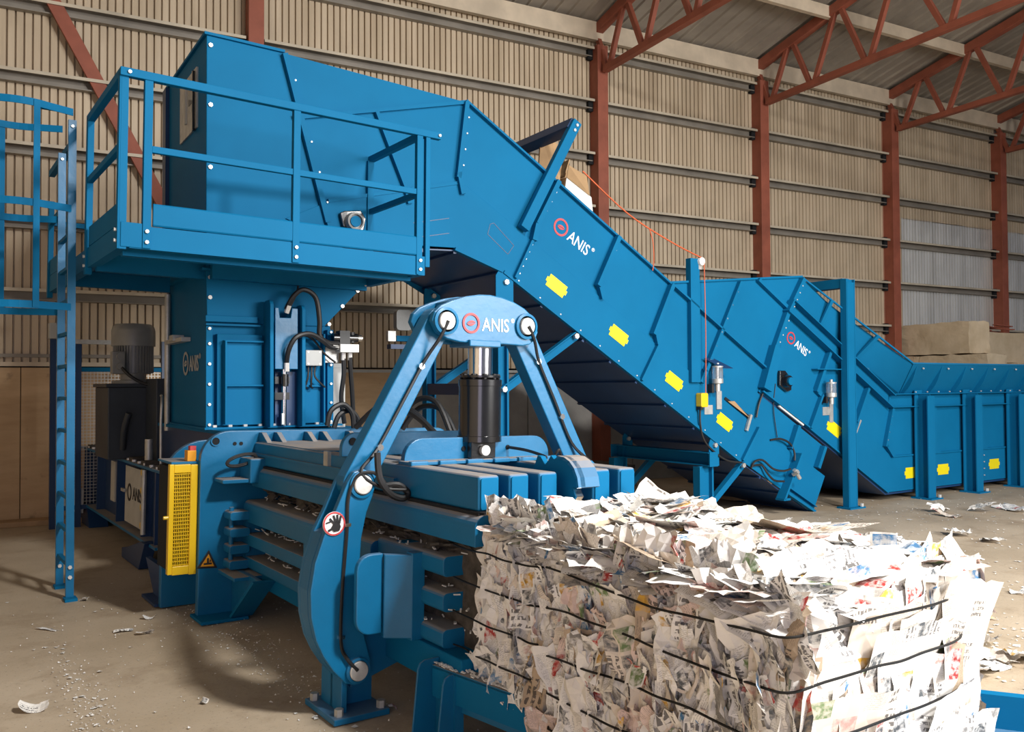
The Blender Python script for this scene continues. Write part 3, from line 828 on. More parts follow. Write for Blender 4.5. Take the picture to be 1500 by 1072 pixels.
part('leg_flange', M().prism([(5.92, 0.02), (5.88, 0.02), (5.43, 0.34), (5.47, 0.34)], 'x', 1.84, 1.99), 'blue_paint', pr)
part('rear_plate', M().prism([(1.53, 0.0), (1.9, 0), (1.9, .3), (3.5, .3), (3.5, 0), (3.72, 0)] + [(3.72, 1.2)] + arc(1.83, 0.9, 0.30, 90, 180), 'y', 6.5, 6.56), 'blue_cast', pr, bevel=0.005)
part('top_deck', M().box(1.95, 3.3, 6.12, 8.5, 1.235, 1.262), 'blue_paint', pr)
part('chamber', M().box(1.97, 3.25, 6.12, 8.5, 0.25, 1.235), 'dark_blue', pr)
# top beams
for x0, x1 in ((2.042, 2.155), (2.207, 2.32), (2.376, 2.486), (2.705, 2.816), (2.872, 2.984)):
    b_ = part('top_beam', M().box(x0, x1, 3.14, 6.06, 1.045, 1.202), 'blue_dusty', pr, bevel=0.014, seg=3)
    part('end_cap', M().prism(rrect(x0 + 0.010, x1 - 0.010, 1.052, 1.192, 0.012), 'y', 3.134, 3.142), 'blue_paint', b_, bevel=0.003)
part('top_cover', M().box(2.06, 2.97, 4.9, 6.05, 1.196, 1.207), 'blue_dusty', pr)
part('slot_strip', M().box(2.34, 2.36, 3.9, 5.2, 1.08, 1.15).box(2.5, 2.69, 4.0, 5.5, 1.1, 1.12), 'dark_blue', pr, kind='stuff')
for x in (2.09, 2.20, 2.43, 2.55, 2.76, 2.93):
    part('beam_gusset', M().prism([(6.06, 1.2), (6.06, 1.272), (6.0, 1.272), (5.87, 1.2)], 'x', x - 0.018, x + 0.018), 'blue_dusty', pr, bevel=0.003)
part('side_strip', M().box(2.026, 2.043, 3.9, 6.06, 1.112, 1.128), 'blue_dusty', pr)
part('hose_tab', M().box(2.02, 2.042, 4.72, 4.78, 1.13, 1.215), 'plate_steel', pr)
# side wall: rounded rail, open gap, finger doors
part('side_rail', M().prism([(2.0, 0.90), (2.2, 0.90), (2.2, 1.035)] + arc(2.055, 0.98, 0.055, 90, 180, 6), 'y', 3.10, 5.98), 'blue_dusty', pr, bevel=0.004)
part('rail_spacer', M().prism(rrect(2.03, 2.2, 1.03, 1.046, 0.004), 'y', 3.12, 6.0), 'dark_void', pr)
part('rail_head', M().box(1.94, 2.2, 5.84, 6.06, 0.93, 1.10), 'blue_dusty', pr, bevel=0.01)
for z0, z1 in ((0.655, 0.80), (0.495, 0.575), (0.345, 0.415)):
    if z0 > .6:
        part('door_bar', M().prism([(1.96, z0), (2.16, z0), (2.16, z1)] + arc(2.0, z1 - 0.04, 0.04, 90, 180, 5), 'y', 4.02, 6.02), 'blue_dusty', pr, bevel=0.004)
    else:
        part('door_bar', M().box(1.96, 2.16, 4.02, 6.02, z0, z1), 'blue_dusty', pr, bevel=0.006)
part('door_post', M().box(1.962, 2.1, 4.02, 4.92, 0.35, 0.70), 'blue_dusty', pr)
part('door_post', M().box(1.962, 2.1, 5.96, 6.03, 0.35, 0.70), 'blue_dusty', pr)
for z in (0.70, 0.585, 0.47, 0.365):
    part('hinge_lug', M().prism(rrect(1.83, 1.97, z - 0.025, z + 0.035, 0.02), 'y', 5.9, 6.05), 'blue_dusty', pr, bevel=0.004)
part('hinge_pin', M().cyl((1.86, 5.97, 0.34), (1.86, 5.97, 0.76), 0.016, 12), 'blue_dusty', pr, True)
part('bracket_shelf', M().prism(rrect(1.76, 1.99, 0.935, 0.962, 0.01), 'y', 5.86, 6.06), 'blue_dusty', pr, bevel=0.004)
part('bracket_shelf', M().box(1.80, 2.02, 5.7, 6.06, 0.30, 0.325), 'blue_dusty', pr, bevel=0.004)
for k, (z0, z1) in enumerate(((0.725, 0.818), (0.565, 0.652), (0.40, 0.487))):
    part('finger_bar', M().prism(rrect(2.0, 2.21, z0, z1, 0.025, 4, (1, 1, 1, 1)), 'y', 3.36, 4.02), 'blue_dusty', pr, bevel=0.004)
part('finger_plate', M().prism(rrect(2.02, 2.21, 0.39, 0.82, 0.01), 'y', 3.78, 3.86), 'blue_paint', pr)
part('guide_plate', M().prism(rrect(1.715, 1.85, 0.43, 0.805, 0.075, 6, (1, 0, 0, 1)), 'y', 3.66, 3.695), 'blue_cast', pr, bevel=0.006)
part('guide_flange', M().prism([(1.845, 3.64), (1.955, 3.56), (1.965, 3.585), (1.86, 3.69)], 'z', 0.41, 0.80), 'blue_cast', pr, bevel=0.005)
part('guide_back', M().box(1.95, 2.02, 3.56, 3.62, 0.40, 0.81), 'blue_cast', pr, bevel=0.004)
part('bottom_sill', M().box(1.99, 2.2, 3.18, 6.06, 0.24, 0.40), 'blue_paint', pr, bevel=0.006)
part('bottom_sill', M().box(2.9, 3.05, 3.3, 6.06, 0.24, 0.42), 'blue_paint', pr)
part('chamber_floor', M().box(2.0, 3.02, 3.2, 6.1, 0.24, 0.28), 'blue_dusty', pr)
part('far_side_wall', M().box(2.98, 3.02, 3.3, 6.06, 0.28, 1.05), 'blue_dusty', pr)
part('arm_bracket', M().prism([(1.80, 0.12), (2.06, 0.2), (2.06, 0.62), (1.80, 0.62)], 'y', 3.89, 3.93), 'blue_cast', pr, bevel=0.004)
ft = part('front_foot', M().box(1.66, 1.95, 3.76, 4.12, 0.0, 0.03), 'blue_cast', pr, bevel=0.005)
part('foot_post', M().box(1.72, 1.93, 3.92, 3.95, 0.03, 0.45).box(1.72, 1.75, 3.82, 4.06, 0.03, 0.3), 'blue_cast', pr, bevel=0.004)
mb = M()
for x, y in ((1.69, 4.07), (1.70, 3.80), (1.92, 3.80)):
    mb.bolt((x, y, 0.03), (0, 0, 1), 0.022, 0.035)
part('foot_bolts', mb, 'plate_steel', ft, kind='stuff')
part('sill_leg', M().box(2.2, 2.35, 4.9, 5.0, 0, 0.25), 'blue_paint', pr)
part('sill_leg', M().box(2.8, 2.95, 3.9, 4.0, 0, 0.25), 'blue_paint', pr)
# plates across the beams
pb = part('cross_plate', M().prism([(2.075, 1.2), (2.075, 1.225)] + arc(2.18, 1.225, 0.105, 180, 90, 7) + arc(2.905, 1.225, 0.105, 90, 0, 7) + [(3.01, 1.2)], 'y', 3.88, 3.92), 'blue_cast', pr, bevel=0.005)
part('base_flange', M().box(2.05, 2.98, 3.77, 3.9, 1.2, 1.217), 'blue_dusty', pb, bevel=0.003)
for x in (2.095, 2.262, 2.43, 2.6, 2.76, 2.92):
    part('weld_pad', M().box(x - 0.05, x + 0.05, 3.755, 3.79, 1.198, 1.222), 'blue_cast', pb, bevel=0.006)
for x in (2.43, 2.72):
    part('bolt_hole', M().cyl((x, 3.884, 1.27), (x, 3.874, 1.27), 0.013, 12), 'dark_void', pb)
pa = part('cross_plate', M().prism([(2.01, 1.2), (2.01, 1.24)] + arc(2.10, 1.245, 0.09, 180, 90, 7) + [(2.95, 1.335), (2.95, 1.2)], 'y', 4.50, 4.54), 'blue_cast', pr, bevel=0.005)
part('lifting_hole', M().cyl((2.075, 4.504, 1.285), (2.075, 4.49, 1.285), 0.022, 16), 'dark_void', pa)
# curved hook plate between the front beams
hk = [(3.42, 1.06), (3.41, 1.19), (3.375, 1.262), (3.35, 1.258), (3.315, 1.222), (3.29, 1.243), (3.268, 1.27), (3.245, 1.252), (3.20, 1.272), (3.15, 1.268), (3.11, 1.252), (3.075, 1.222), (3.05, 1.18), (3.04, 1.135),
      (3.085, 1.13), (3.105, 1.115), (3.085, 1.10), (3.075, 1.085), (3.10, 1.07), (3.11, 1.05), (3.09, 1.03), (3.08, 1.01), (3.11, 0.98), (3.3, 0.98)]
hp = part('hook_plate', M().prism(hk, 'x', 2.545, 2.575), 'blue_paint', pr, bevel=0.002)
rim = M(); op = hk[8:14]
for (y0, z0), (y1, z1) in zip(op[:-1], op[1:]):
    rim.add([(2.53, y0, z0), (2.66, y0, z0), (2.66, y1, z1), (2.53, y1, z1), (2.53, y0 + 0.012, z0 - 0.014), (2.66, y0 + 0.012, z0 - 0.014), (2.66, y1 + 0.014, z1 - 0.006), (2.53, y1 + 0.014, z1 - 0.006)],
            [(0, 1, 2, 3), (7, 6, 5, 4), (0, 4, 5, 1), (1, 5, 6, 2), (2, 6, 7, 3), (3, 7, 4, 0)])
part('hook_rim', rim, 'blue_dusty', hp)
mb = M().box(2.537, 2.56, 3.078, 3.112, 1.02, 1.128)
part('hook_wear_edge', M().prism([(3.10, 1.128), (3.09, 1.11), (3.072, 1.088), (3.095, 1.068), (3.104, 1.05), (3.084, 1.03), (3.078, 1.0), (3.07, 1.0), (3.074, 1.032), (3.094, 1.05), (3.086, 1.064), (3.062, 1.088), (3.08, 1.114), (3.088, 1.13)], 'x', 2.54, 2.58), 'bright_steel', hp)
# rear body of the press
rb = part('rear_body', M().box(1.85, 3.2, 6.6, 11.35, 0.24, 0.87), 'dark_blue', pr)
part('top_flange', M().box(1.74, 3.3, 7.35, 11.35, 0.87, 0.895), 'blue_dusty', rb, bevel=0.003)
part('bottom_flange', M().box(1.74, 3.3, 7.6, 11.35, 0.22, 0.245), 'blue_dusty', rb)
for y in (7.75, 8.25, 9.35, 10.4, 11.2):
    part('body_rib', M().box(1.765, 1.86, y - 0.02, y + 0.02, 0.245, 0.87), 'dark_blue', rb)
sp_ = part('service_panel', M().box(1.79, 1.80, 8.32, 9.06, 0.29, 0.83), 'pale_panel', pr, label='pale service panel')
part('panel_strip', M().box(1.78, 1.80, 9.52, 9.72, 0.42, 0.83), 'pale_panel', pr)
lg = M()
n = 20; v = []
for k, (r_, dx) in enumerate(((0.085, 0), (0.085, -0.004), (0.062, -0.004), (0.062, 0))):
    v += [(1.789 + dx, 8.86 - r_ * math.cos(2 * math.pi * i / n), 0.585 + r_ * math.sin(2 * math.pi * i / n)) for i in range(n)]
f = []
for k in range(4):
    kk = (k + 1) % 4
    f += [(k * n + i, k * n + (i + 1) % n, kk * n + (i + 1) % n, kk * n + i) for i in range(n)]
part('logo_ring', lg.add(v, f), 'black_print', sp_)
text_part('logo_lettering', 'ANIS', 0.17, 'black_print', sp_, (1.788, 8.72, 0.53), (0, -1, 0), (0, 0, 1))
part('panel_handle', M().bar((1.77, 8.98, 0.59), (1.77, 9.12, 0.59), 0.02, 0.03), 'plate_steel', sp_)
part('hinge_rod', M().cyl((1.745, 8.07, 0.29), (1.745, 8.07, 0.86), 0.022, 10), 'plate_steel', pr, True)
for z in (0.83, 0.67, 0.52, 0.36):
    part('rod_clamp', M().cyl((1.74, 8.16, z), (1.765, 8.16, z), 0.028, 10), 'yellow_paint', pr)
part('rear_foot', M().prism([(8.0, 0.0), (8.7, 0.0), (8.7, 0.09), (8.5, 0.12), (7.95, 0.25), (7.8, 0.25)], 'x', 1.70, 1.80), 'dark_blue', pr, bevel=0.004)
part('rear_foot', M().prism([(10.7, 0.0), (11.4, 0.0), (11.4, 0.25), (10.9, 0.25)], 'x', 1.75, 1.95), 'dark_blue', pr)
part('rear_foot', M().prism([(6.6, 0.0), (6.9, 0.0), (7.2, 0.25), (6.6, 0.25)], 'x', 1.58, 1.62), 'dark_blue', pr)
part('rear_foot', M().box(1.5, 1.75, 6.55, 6.95, 0.0, 0.02), 'dark_blue', pr)
part('counter_weight', M().prism([(1.50, 0.2), (1.72, 0.14), (1.72, 0.42), (1.50, 0.42)], 'y', 10.9, 11.3), 'pale_panel', pr, bevel=0.01)
mb = M()
for k in range(16):
    mb.bolt((1.77, 7.45 + 0.23 * k, 0.895), (0, 0, 1), 0.02, 0.02)
part('flange_bolts', mb, 'zinc', rb, kind='stuff')
mb = M()
for y in (7.5, 8.1, 8.6, 10.2, 10.8):
    mb.box(1.76, 1.9, y, y + 0.18, 0.895, 0.93)
part('deck_clutter', mb, 'rubbish', rb, kind='stuff')

# yellow mesh guard on the left edge of the press
yg = part('mesh_guard', M().box(1.475, 1.505, 6.10, 6.15, 0.31, 1.06).box(1.615, 1.665, 6.10, 6.15, 0.30, 1.055).box(1.505, 1.615, 6.10, 6.15, 1.0, 1.058).box(1.505, 1.615, 6.10, 6.15, 0.305, 0.365), 'yellow_paint', pr, bevel=0.004, label='yellow mesh guard')
mb = M()
for k in range(10):
    x = 1.508 + 0.0118 * k
    mb.box(x - 0.0022, x + 0.0022, 6.112, 6.118, 0.36, 1.005)
for k in range(26):
    z = 0.372 + 0.0248 * k
    mb.box(1.50, 1.62, 6.108, 6.114, z - 0.0025, z + 0.0025)
part('guard_mesh', mb, 'yellow_paint', yg, kind='stuff')
part('guard_backing', M().box(1.49, 1.66, 6.17, 6.45, 0.33, 1.04), 'dark_void', yg)
part('guard_latch', M().cyl((1.47, 6.1, 0.70), (1.44, 6.1, 0.70), 0.012, 8), 'yellow_paint', yg)
part('guard_top', M().box(1.49, 1.68, 6.12, 6.5, 1.06, 1.075), 'blue_dusty', yg)
part('guard_switch', M().box(1.60, 1.66, 6.14, 6.22, 1.075, 1.15), 'orange_sign', yg, bevel=0.004, label='orange switch box')
part('switch_top', M().box(1.62, 1.66, 6.15, 6.2, 1.15, 1.18), 'red_print', yg)

# warning triangle on the front plate
ws_ = part('warning_sign', M().prism([(1.655, 0.345), (1.795, 0.335), (1.735, 0.465)], 'y', 6.052, 6.058), 'black_print', pr, bevel=0.004, label='yellow and black warning triangle')
part('sign_field', M().prism([(1.680, 0.357), (1.772, 0.350), (1.733, 0.437)], 'y', 6.049, 6.053), 'orange_sign', ws_)
part('sign_symbol', M().box(1.70, 1.755, 6.046, 6.05, 0.366, 0.378).box(1.722, 1.734, 6.046, 6.05, 0.378, 0.41).prism([(1.738, 0.385), (1.75, 0.385), (1.744, 0.405)], 'y', 6.046, 6.05), 'black_print', ws_)
part('hose_coil', M().tube([(1.90 + 0.10 * math.cos(a * 0.7), 5.9, 1.09 + 0.035 * math.sin(a * 0.7) + 0.02 * math.cos(a * .7)) for a in range(26)], 0.012, 6), 'black_rubber', pr, True)
mb = M()
rng = random.Random(3)
for k in range(260):
    y = rng.uniform(3.2, 5.95); x = rng.uniform(2.02, 2.17); z = rng.choice([0.822, 0.655, 0.49, 0.575, 0.415]) if y < 3.75 else rng.choice([0.812, 0.585, 0.425])
    a = rng.uniform(0, 3.14); l = rng.uniform(0.005, 0.018); w = l * rng.uniform(.5, 1.0)
    mb.bar((x - l * math.cos(a), y - l * math.sin(a), z + 0.006), (x + l * math.cos(a), y + l * math.sin(a), z + 0.006 + rng.uniform(0, .012)), w, 0.005)
part('paper_crumbs', mb, 'white_card', pr, kind='stuff')
mb = M()
for k in range(120):
    y = rng.uniform(3.3, 6.0); x = rng.uniform(2.06, 2.2); z = rng.uniform(0.83, 0.89)
    a = rng.uniform(0, 3.14); l = rng.uniform(0.02, 0.06)
    mb.bar((x, y - l, z), (x + rng.uniform(-.02, .02), y + l, z + rng.uniform(-.02, .02)), rng.uniform(.02, .06), 0.01, (rng.uniform(-1, 1), 0, 1))
part('jammed_paper', mb, 'rubbish', pr, kind='stuff')

# ------------------------------------------------------------------ clamping yoke: arch, links, curved arms, cylinder
yk = thing('clamping_yoke', 'blue arched clamping yoke with two pinned arms straddling the press', 'yoke', (2.55, 3.8, 0), PRESS @ Matrix.Translation((-0.03, 0.09, 0)))
yo = [(2.21, 1.94)] + [(2.225, 1.985), (2.262, 2.02), (2.33, 2.05), (2.42, 2.08), (2.50, 2.095), (2.57, 2.098), (2.65, 2.09), (2.73, 2.07), (2.80, 2.04), (2.855, 2.0), (2.885, 1.955), (2.894, 1.91), (2.875, 1.868), (2.84, 1.842), (2.79, 1.832), (2.66, 1.835), (2.5, 1.83), (2.38, 1.835), (2.30, 1.85), (2.245, 1.88)]
yf = part('yoke_plate', M().prism(yo, 'y', 3.71, 3.75), 'blue_cast', yk, bevel=0.006)
part('yoke_plate', M().prism([(x - 0.03, z) for x, z in yo], 'y', 3.88, 3.92), 'blue_cast', yk, bevel=0.006)
part('yoke_cap', M().prism([(x, z) for x, z in yo[3:10]] + [(2.8, 2.02), (2.55, 2.075), (2.33, 2.03)], 'y', 3.75, 3.88), 'blue_cast', yk)
part('clevis_pad', M().box(2.43, 2.63, 3.69, 3.9, 1.815, 1.85), 'blue_cast', yk, bevel=0.005)
logo(yf, (2.447, 3.709, 1.938), (1, 0, 0), (0, 0, 1), 0.080)
PL, ML, BL = (2.291, 1.940), (1.832, 1.118), (1.825, 0.228)
mir = lambda p: (5.10 - p[0], p[1])


def pin(parent, p, y, rb_=0.072):
    part('pin_boss', M().lathe((p[0], y, p[1]), [(rb_, 0.0), (rb_, 0.012), (rb_ * 0.8, 0.016), (rb_ * 0.8, 0.0)], 26, (0, -1, 0)), 'blue_cast', parent, True)
    part('pin_head', M().lathe((p[0], y, p[1]), [(0.047, 0.0), (0.047, 0.02), (0.043, 0.024), (0.0, 0.024)], 24, (0, -1, 0)), 'zinc', parent, True)


pin(yf, PL, 3.709); pin(yf, mir(PL), 3.709)
la = [(1.757, 1.13), (1.70, 1.0), (1.645, 0.892), (1.60, 0.76), (1.580, 0.63), (1.585, 0.51), (1.612, 0.40), (1.65, 0.32), (1.70, 0.245), (1.765, 0.175), (1.81, 0.158), (1.86, 0.168), (1.892, 0.205), (1.895, 0.26), (1.86, 0.38), (1.835, 0.53), (1.826, 0.70), (1.835, 0.86), (1.86, 0.98), (1.90, 1.08), (1.905, 1.135), (1.885, 1.175), (1.84, 1.192), (1.79, 1.18)]
for side in (0, 1):
    fx = (lambda p: p) if side == 0 else mir
    A, Bm, Cb = fx(PL), fx(ML), fx(BL)
    lk = part('link_bar', M().prism(capsule(A, Bm, 0.075), 'y', 3.765, 3.86), 'blue_cast', yk, bevel=0.006)
    poly = [fx(p) for p in la]
    if side: poly = poly[::-1]
    af = part('curved_arm', M().prism(poly, 'y', 3.715, 3.755), 'blue_cast', yk, bevel=0.005)
    part('curved_arm', M().prism(poly, 'y', 3.845, 3.88), 'blue_cast', yk, bevel=0.005)
    spn = [p for p in la if p[1] < 1.0]
    spn = [fx(p) for p in spn]
    if side: spn = spn[::-1]
    part('arm_spine', M().prism(spn, 'y', 3.755, 3.845), 'blue_cast', yk)
    pin(af, Bm, 3.714, 0.066); pin(af, Cb, 3.714, 0.062)
    dv = Vector((Bm[0] - A[0], Bm[1] - A[1])).normalized(); nv = Vector((-dv.y, dv.x))
    hs = []
    for k, (t_, o_, yy) in enumerate(((0.0, 0, 3.68), (0.1, 0.01, 3.70), (0.25, 0.015, 3.75), (0.5, 0.012, 3.753), (0.8, 0.005, 3.753), (0.95, 0.04 * (1 if side else -1), 3.70))):
        q = Vector(A).lerp(Vector(Bm), t_) + nv * o_
        hs.append((q.x, yy, q.y))
    if side == 0:
        hs += [(1.93, 3.69, 1.10), (2.05, 3.66, 1.085)]
        part('grease_hose', M().tube(hs, 0.009, 6), 'black_rubber', yk, True)
        part('hose_loop', M().tube([(1.905, 3.70, 1.27), (1.91, 3.68, 1.15), (1.96, 3.66, 1.07), (2.03, 3.66, 1.045), (2.06, 3.67, 1.07), (2.01, 3.68, 1.11), (1.94, 3.70, 1.105)], 0.017, 8), 'black_rubber', yk, True)
        part('grease_hose', M().tube([(1.95, 3.70, 1.12), (1.88, 3.69, 1.175), (1.80, 3.70, 1.16), (1.76, 3.708, 1.06), (1.755, 3.708, 0.9), (1.735, 3.708, 0.6), (1.73, 3.70, 0.38), (1.76, 3.70, 0.30), (1.815, 3.69, 0.235)], 0.009, 6), 'black_rubber', yk, True)
        for (x, z) in ((1.757, 0.93), (1.735, 0.40)):
            part('hose_clip', M().box(x - 0.014, x + 0.014, 3.697, 3.715, z - 0.008, z + 0.008), 'bright_steel', yk)
        for t_ in (0.28, 0.78):
            q = Vector(A).lerp(Vector(Bm), t_) + nv * 0.015
            part('hose_clip', M().cyl((q.x, 3.766, q.y), (q.x, 3.745, q.y), 0.017, 10), 'bright_steel', yk)
    else:
        part('grease_hose', M().tube(hs, 0.009, 6), 'black_rubber', yk, True)
        for t_ in (0.24, 0.62):
            q = Vector(A).lerp(Vector(Bm), t_) + nv * 0.015
            part('hose_clip', M().cyl((q.x, 3.766, q.y), (q.x, 3.745, q.y), 0.017, 10), 'bright_steel', yk)
        part('grease_hose', M().tube([(3.10, 3.755, 1.22), (3.06, 3.72, 1.25), (3.04, 3.74, 1.20), (3.06, 3.75, 1.13)], 0.008, 6), 'black_rubber', yk, True)
# sign on the left curved arm: no hands
sg = part('hand_sign', M().cyl((1.690, 3.716, 0.940), (1.690, 3.711, 0.940), 0.057, 28), 'white_print', yk, label='round white no-touching sign with a red rim')
part('sign_ring', M().lathe((1.690, 3.711, 0.940), [(0.056, 0), (0.056, 0.003), (0.049, 0.003), (0.049, 0)], 28, (0, -1, 0), True), 'red_print', sg)
mb = M()
pal = [(1.672, 0.918), (1.69, 0.902), (1.715, 0.905), (1.722, 0.925), (1.715, 0.945), (1.69, 0.948)]
mb.prism(pal, 'y', 3.706, 3.711)
for (x0, z0, x1, z1) in ((1.715, 0.94, 1.722, 0.975), (1.707, 0.943, 1.704, 0.982), (1.697, 0.945, 1.685, 0.98), (1.688, 0.942, 1.666, 0.966), (1.68, 0.918, 1.66, 0.908)):
    mb.bar((x0, 3.7085, z0), (x1, 3.7085, z1), 0.005, 0.009, (0.3, 0, 1) if abs(x1 - x0) < .01 else (1, 0, 0.2))
mb.bar((1.648, 3.708, 0.945), (1.676, 3.708, 0.953), 0.005, 0.006)
part('sign_symbol', mb, 'black_print', sg, kind='stuff')
# hydraulic cylinder
cyc = (2.575, 3.81)
part('cylinder_barrel', M().lathe((cyc[0], cyc[1], 1.305), [(0.10, 0.0), (0.121, 0.0), (0.121, 0.03), (0.116, 0.032), (0.116, 0.30), (0.120, 0.302), (0.120, 0.335), (0.10, 0.345)], 36), 'black_gloss', yk, True)
part('gland_ring', M().lathe((cyc[0], cyc[1], 1.652), [(0.08, 0.0), (0.112, 0.0), (0.112, 0.012), (0.08, 0.012)], 36, (0, 0, 1), True), 'black_gloss', yk, True)
part('piston_rod', M().cyl((cyc[0], cyc[1], 1.655), (cyc[0], cyc[1], 1.825), 0.068, 32), 'bright_steel', yk, True)
lu = part('cylinder_lug', M().prism(rrect(2.475, 2.632, 1.205, 1.32, 0.02, 4), 'y', 3.735, 3.775), 'black_gloss', yk, bevel=0.004)
part('lug_pin', M().cyl((2.553, 3.735, 1.262), (2.553, 3.71, 1.262), 0.028, 18), 'zinc', lu, True)
mb = M()
for k in range(10):
    a = 2 * math.pi * k / 10
    mb.cyl((cyc[0] + 0.098 * math.cos(a), cyc[1] + 0.098 * math.sin(a), 1.645), (cyc[0] + 0.098 * math.cos(a), cyc[1] + 0.098 * math.sin(a), 1.672), 0.012, 6)
part('gland_bolts', mb, 'black_rubber', yk, kind='stuff')
single('loose_hose', M().tube([(2.72, 3.88, 1.27), (2.74, 3.75, 1.262), (2.72, 3.6, 1.25), (2.68, 3.48, 1.24), (2.60, 3.42, 1.235)], 0.009, 6), 'black_rubber', 'thin black hose running from the cross plate hole to the hook plate', 'hose', PRESS, (2.72, 3.88, 1.25), smooth=True)
for k, pts in enumerate(([(2.95, 5.0, 1.26), (2.9, 5.3, 1.42), (2.85, 5.6, 1.40), (2.84, 5.7, 1.26)],
            [(3.05, 5.2, 1.25), (3.0, 5.5, 1.44), (2.9, 5.8, 1.46), (2.8, 6.0, 1.3)],
            [(2.72, 6.35, 1.3), (2.75, 6.35, 1.42), (2.85, 6.35, 1.47), (2.93, 6.35, 1.40), (2.95, 6.35, 1.28)],
            [(2.8, 6.4, 1.28), (2.84, 6.4, 1.38), (2.93, 6.4, 1.42), (3.0, 6.4, 1.36), (3.02, 6.4, 1.28)],
            [(3.2, 6.0, 1.28), (3.3, 5.9, 1.45), (3.38, 5.7, 1.44), (3.42, 5.55, 1.25)],
            [(3.12, 6.0, 1.28), (3.25, 5.9, 1.5), (3.33, 5.7, 1.5), (3.38, 5.55, 1.25)])):
    single('hydraulic_hose', M().tube(pts, 0.022, 8), 'black_rubber', ['thick black hydraulic hose arching left of the black cylinder', 'outer thick black hose arching behind the left yoke arm', 'black hose loop above the front plate, beside the grey cabinet', 'larger black hose loop beside the one next to the grey cabinet', 'black hose arching behind the black cylinder on its right', 'upper black hose arching right of the black cylinder'][k], 'hose', PRESS, pts[0], 'hydraulic hoses around the press', smooth=True)

# ------------------------------------------------------------------ hydraulic power unit and fence behind the ladder
pu = thing('power_unit', 'dark hydraulic power unit with a grey upright electric motor behind the ladder', 'motor', (1.9, 9.2, 0.9))
part('oil_tank', M().box(1.62, 2.15, 8.95, 9.6, 0.9, 1.60), 'tank_dark', pu, bevel=0.01)
part('tank_lid', M().box(1.60, 2.17, 8.93, 9.62, 1.60, 1.635), 'tank_dark', pu, bevel=0.005)
part('motor_flange', M().lathe((1.90, 9.2, 1.635), [(0.2, 0), (0.2, 0.03), (0.12, 0.035), (0.12, 0.10), (0.19, 0.105)], 28), 'motor_grey', pu, True)
mo = part('motor_body', M().cyl((1.90, 9.2, 1.73), (1.90, 9.2, 2.03), 0.165, 28), 'motor_grey', pu, True)
for k in range(40):
    a = 2 * math.pi * k / 40
    c, s_ = math.cos(a), math.sin(a)
    part('cooling_fin', M().bar((1.90 + 0.172 * c, 9.2 + 0.172 * s_, 1.74), (1.90 + 0.172 * c, 9.2 + 0.172 * s_, 2.02), 0.006, 0.034, (c, s_, 0)), 'motor_grey', mo)
part('fan_cowl', M().lathe((1.90, 9.2, 2.01), [(0.205, 0), (0.205, 0.15), (0.195, 0.19), (0.165, 0.22), (0.0, 0.235)], 32), 'motor_grey', pu, True)
tb = part('terminal_box', M().box(1.66, 1.78, 8.97, 9.07, 1.73, 1.95), 'motor_grey', pu, bevel=0.008)
for z in (1.90, 1.80):
    part('cable_gland', M().cyl((1.73, 8.97, z), (1.73, 8.93, z), 0.034, 14), 'motor_grey', tb, True)
part('power_cable', M().tube([(1.74, 8.94, 1.79), (1.82, 8.9, 1.70), (1.95, 8.88, 1.63), (2.1, 8.8, 1.62)], 0.016, 8), 'black_rubber', pu, True)
part('pump_shroud', M().box(1.96, 2.2, 8.5, 8.93, 0.9, 1.68), 'tank_dark', pu, bevel=0.006)
part('suction_pipe', M().tube([(1.75, 8.93, 1.0), (1.75, 8.85, 1.2), (1.78, 8.8, 1.35)], 0.03, 10), 'tank_dark', pu, True)
part('oil_pipe', M().tube([(1.86, 7.9, 0.9), (1.86, 7.9, 1.3), (1.88, 7.95, 1.5), (1.93, 8.2, 1.52)], 0.012, 8), 'plate_steel', pu, True)
part('oil_filter', M().cyl((1.86, 8.35, 0.895), (1.86, 8.35, 1.12), 0.035, 14), 'plate_steel', pu, True)
fe = thing('safety_fence', 'dark blue safety fence with fine wire mesh behind the motor', 'fence', (1.7, 10.9, 0))
for x in (1.40, 1.66, 2.6):
    part('fence_post', M().box(x - 0.03, x + 0.03, 10.88, 10.94, 0, 2.15), 'dark_blue', fe)
part('fence_rail', M().box(1.4, 2.6, 10.89, 10.93, 1.78, 1.83), 'blue_paint', fe)
part('fence_rail', M().box(1.4, 2.6, 10.89, 10.93, 0.2, 0.25), 'dark_blue', fe)
mb = M()
for k in range(32):
    x = 1.42 + k * 0.037
    mb.box(x - 0.003, x + 0.003, 10.905, 10.911, 0.25, 1.78)
for k in range(42):
    z = 0.25 + k * 0.037
    mb.box(1.4, 2.6, 10.905, 10.911, z - 0.003, z + 0.003)
part('wire_mesh', mb, 'plate_steel', fe, kind='stuff')
part('signal_box', M().box(1.35, 1.6, 10.82, 10.95, 2.15, 2.33), 'light_grey', fe, bevel=0.01)
part('cable_tray', M().box(1.6, 2.4, 10.85, 10.93, 2.1, 2.15), 'plate_steel', fe)
# ------------------------------------------------------------------ inclined conveyor up to the hopper
SL = math.atan(0.603)


def strip(mb, p, q, w, v0, v1):
    """flat bar between two points of a side plate, w wide in the plate, from v0 to v1 across"""
    p = Vector(p); q = Vector(q); d = (q - p).normalized(); n_ = Vector((-d.y, d.x)) * (w / 2)
    return mb.prism([tuple(p - n_), tuple(q - n_), tuple(q + n_), tuple(p + n_)], 'y', v0, v1)


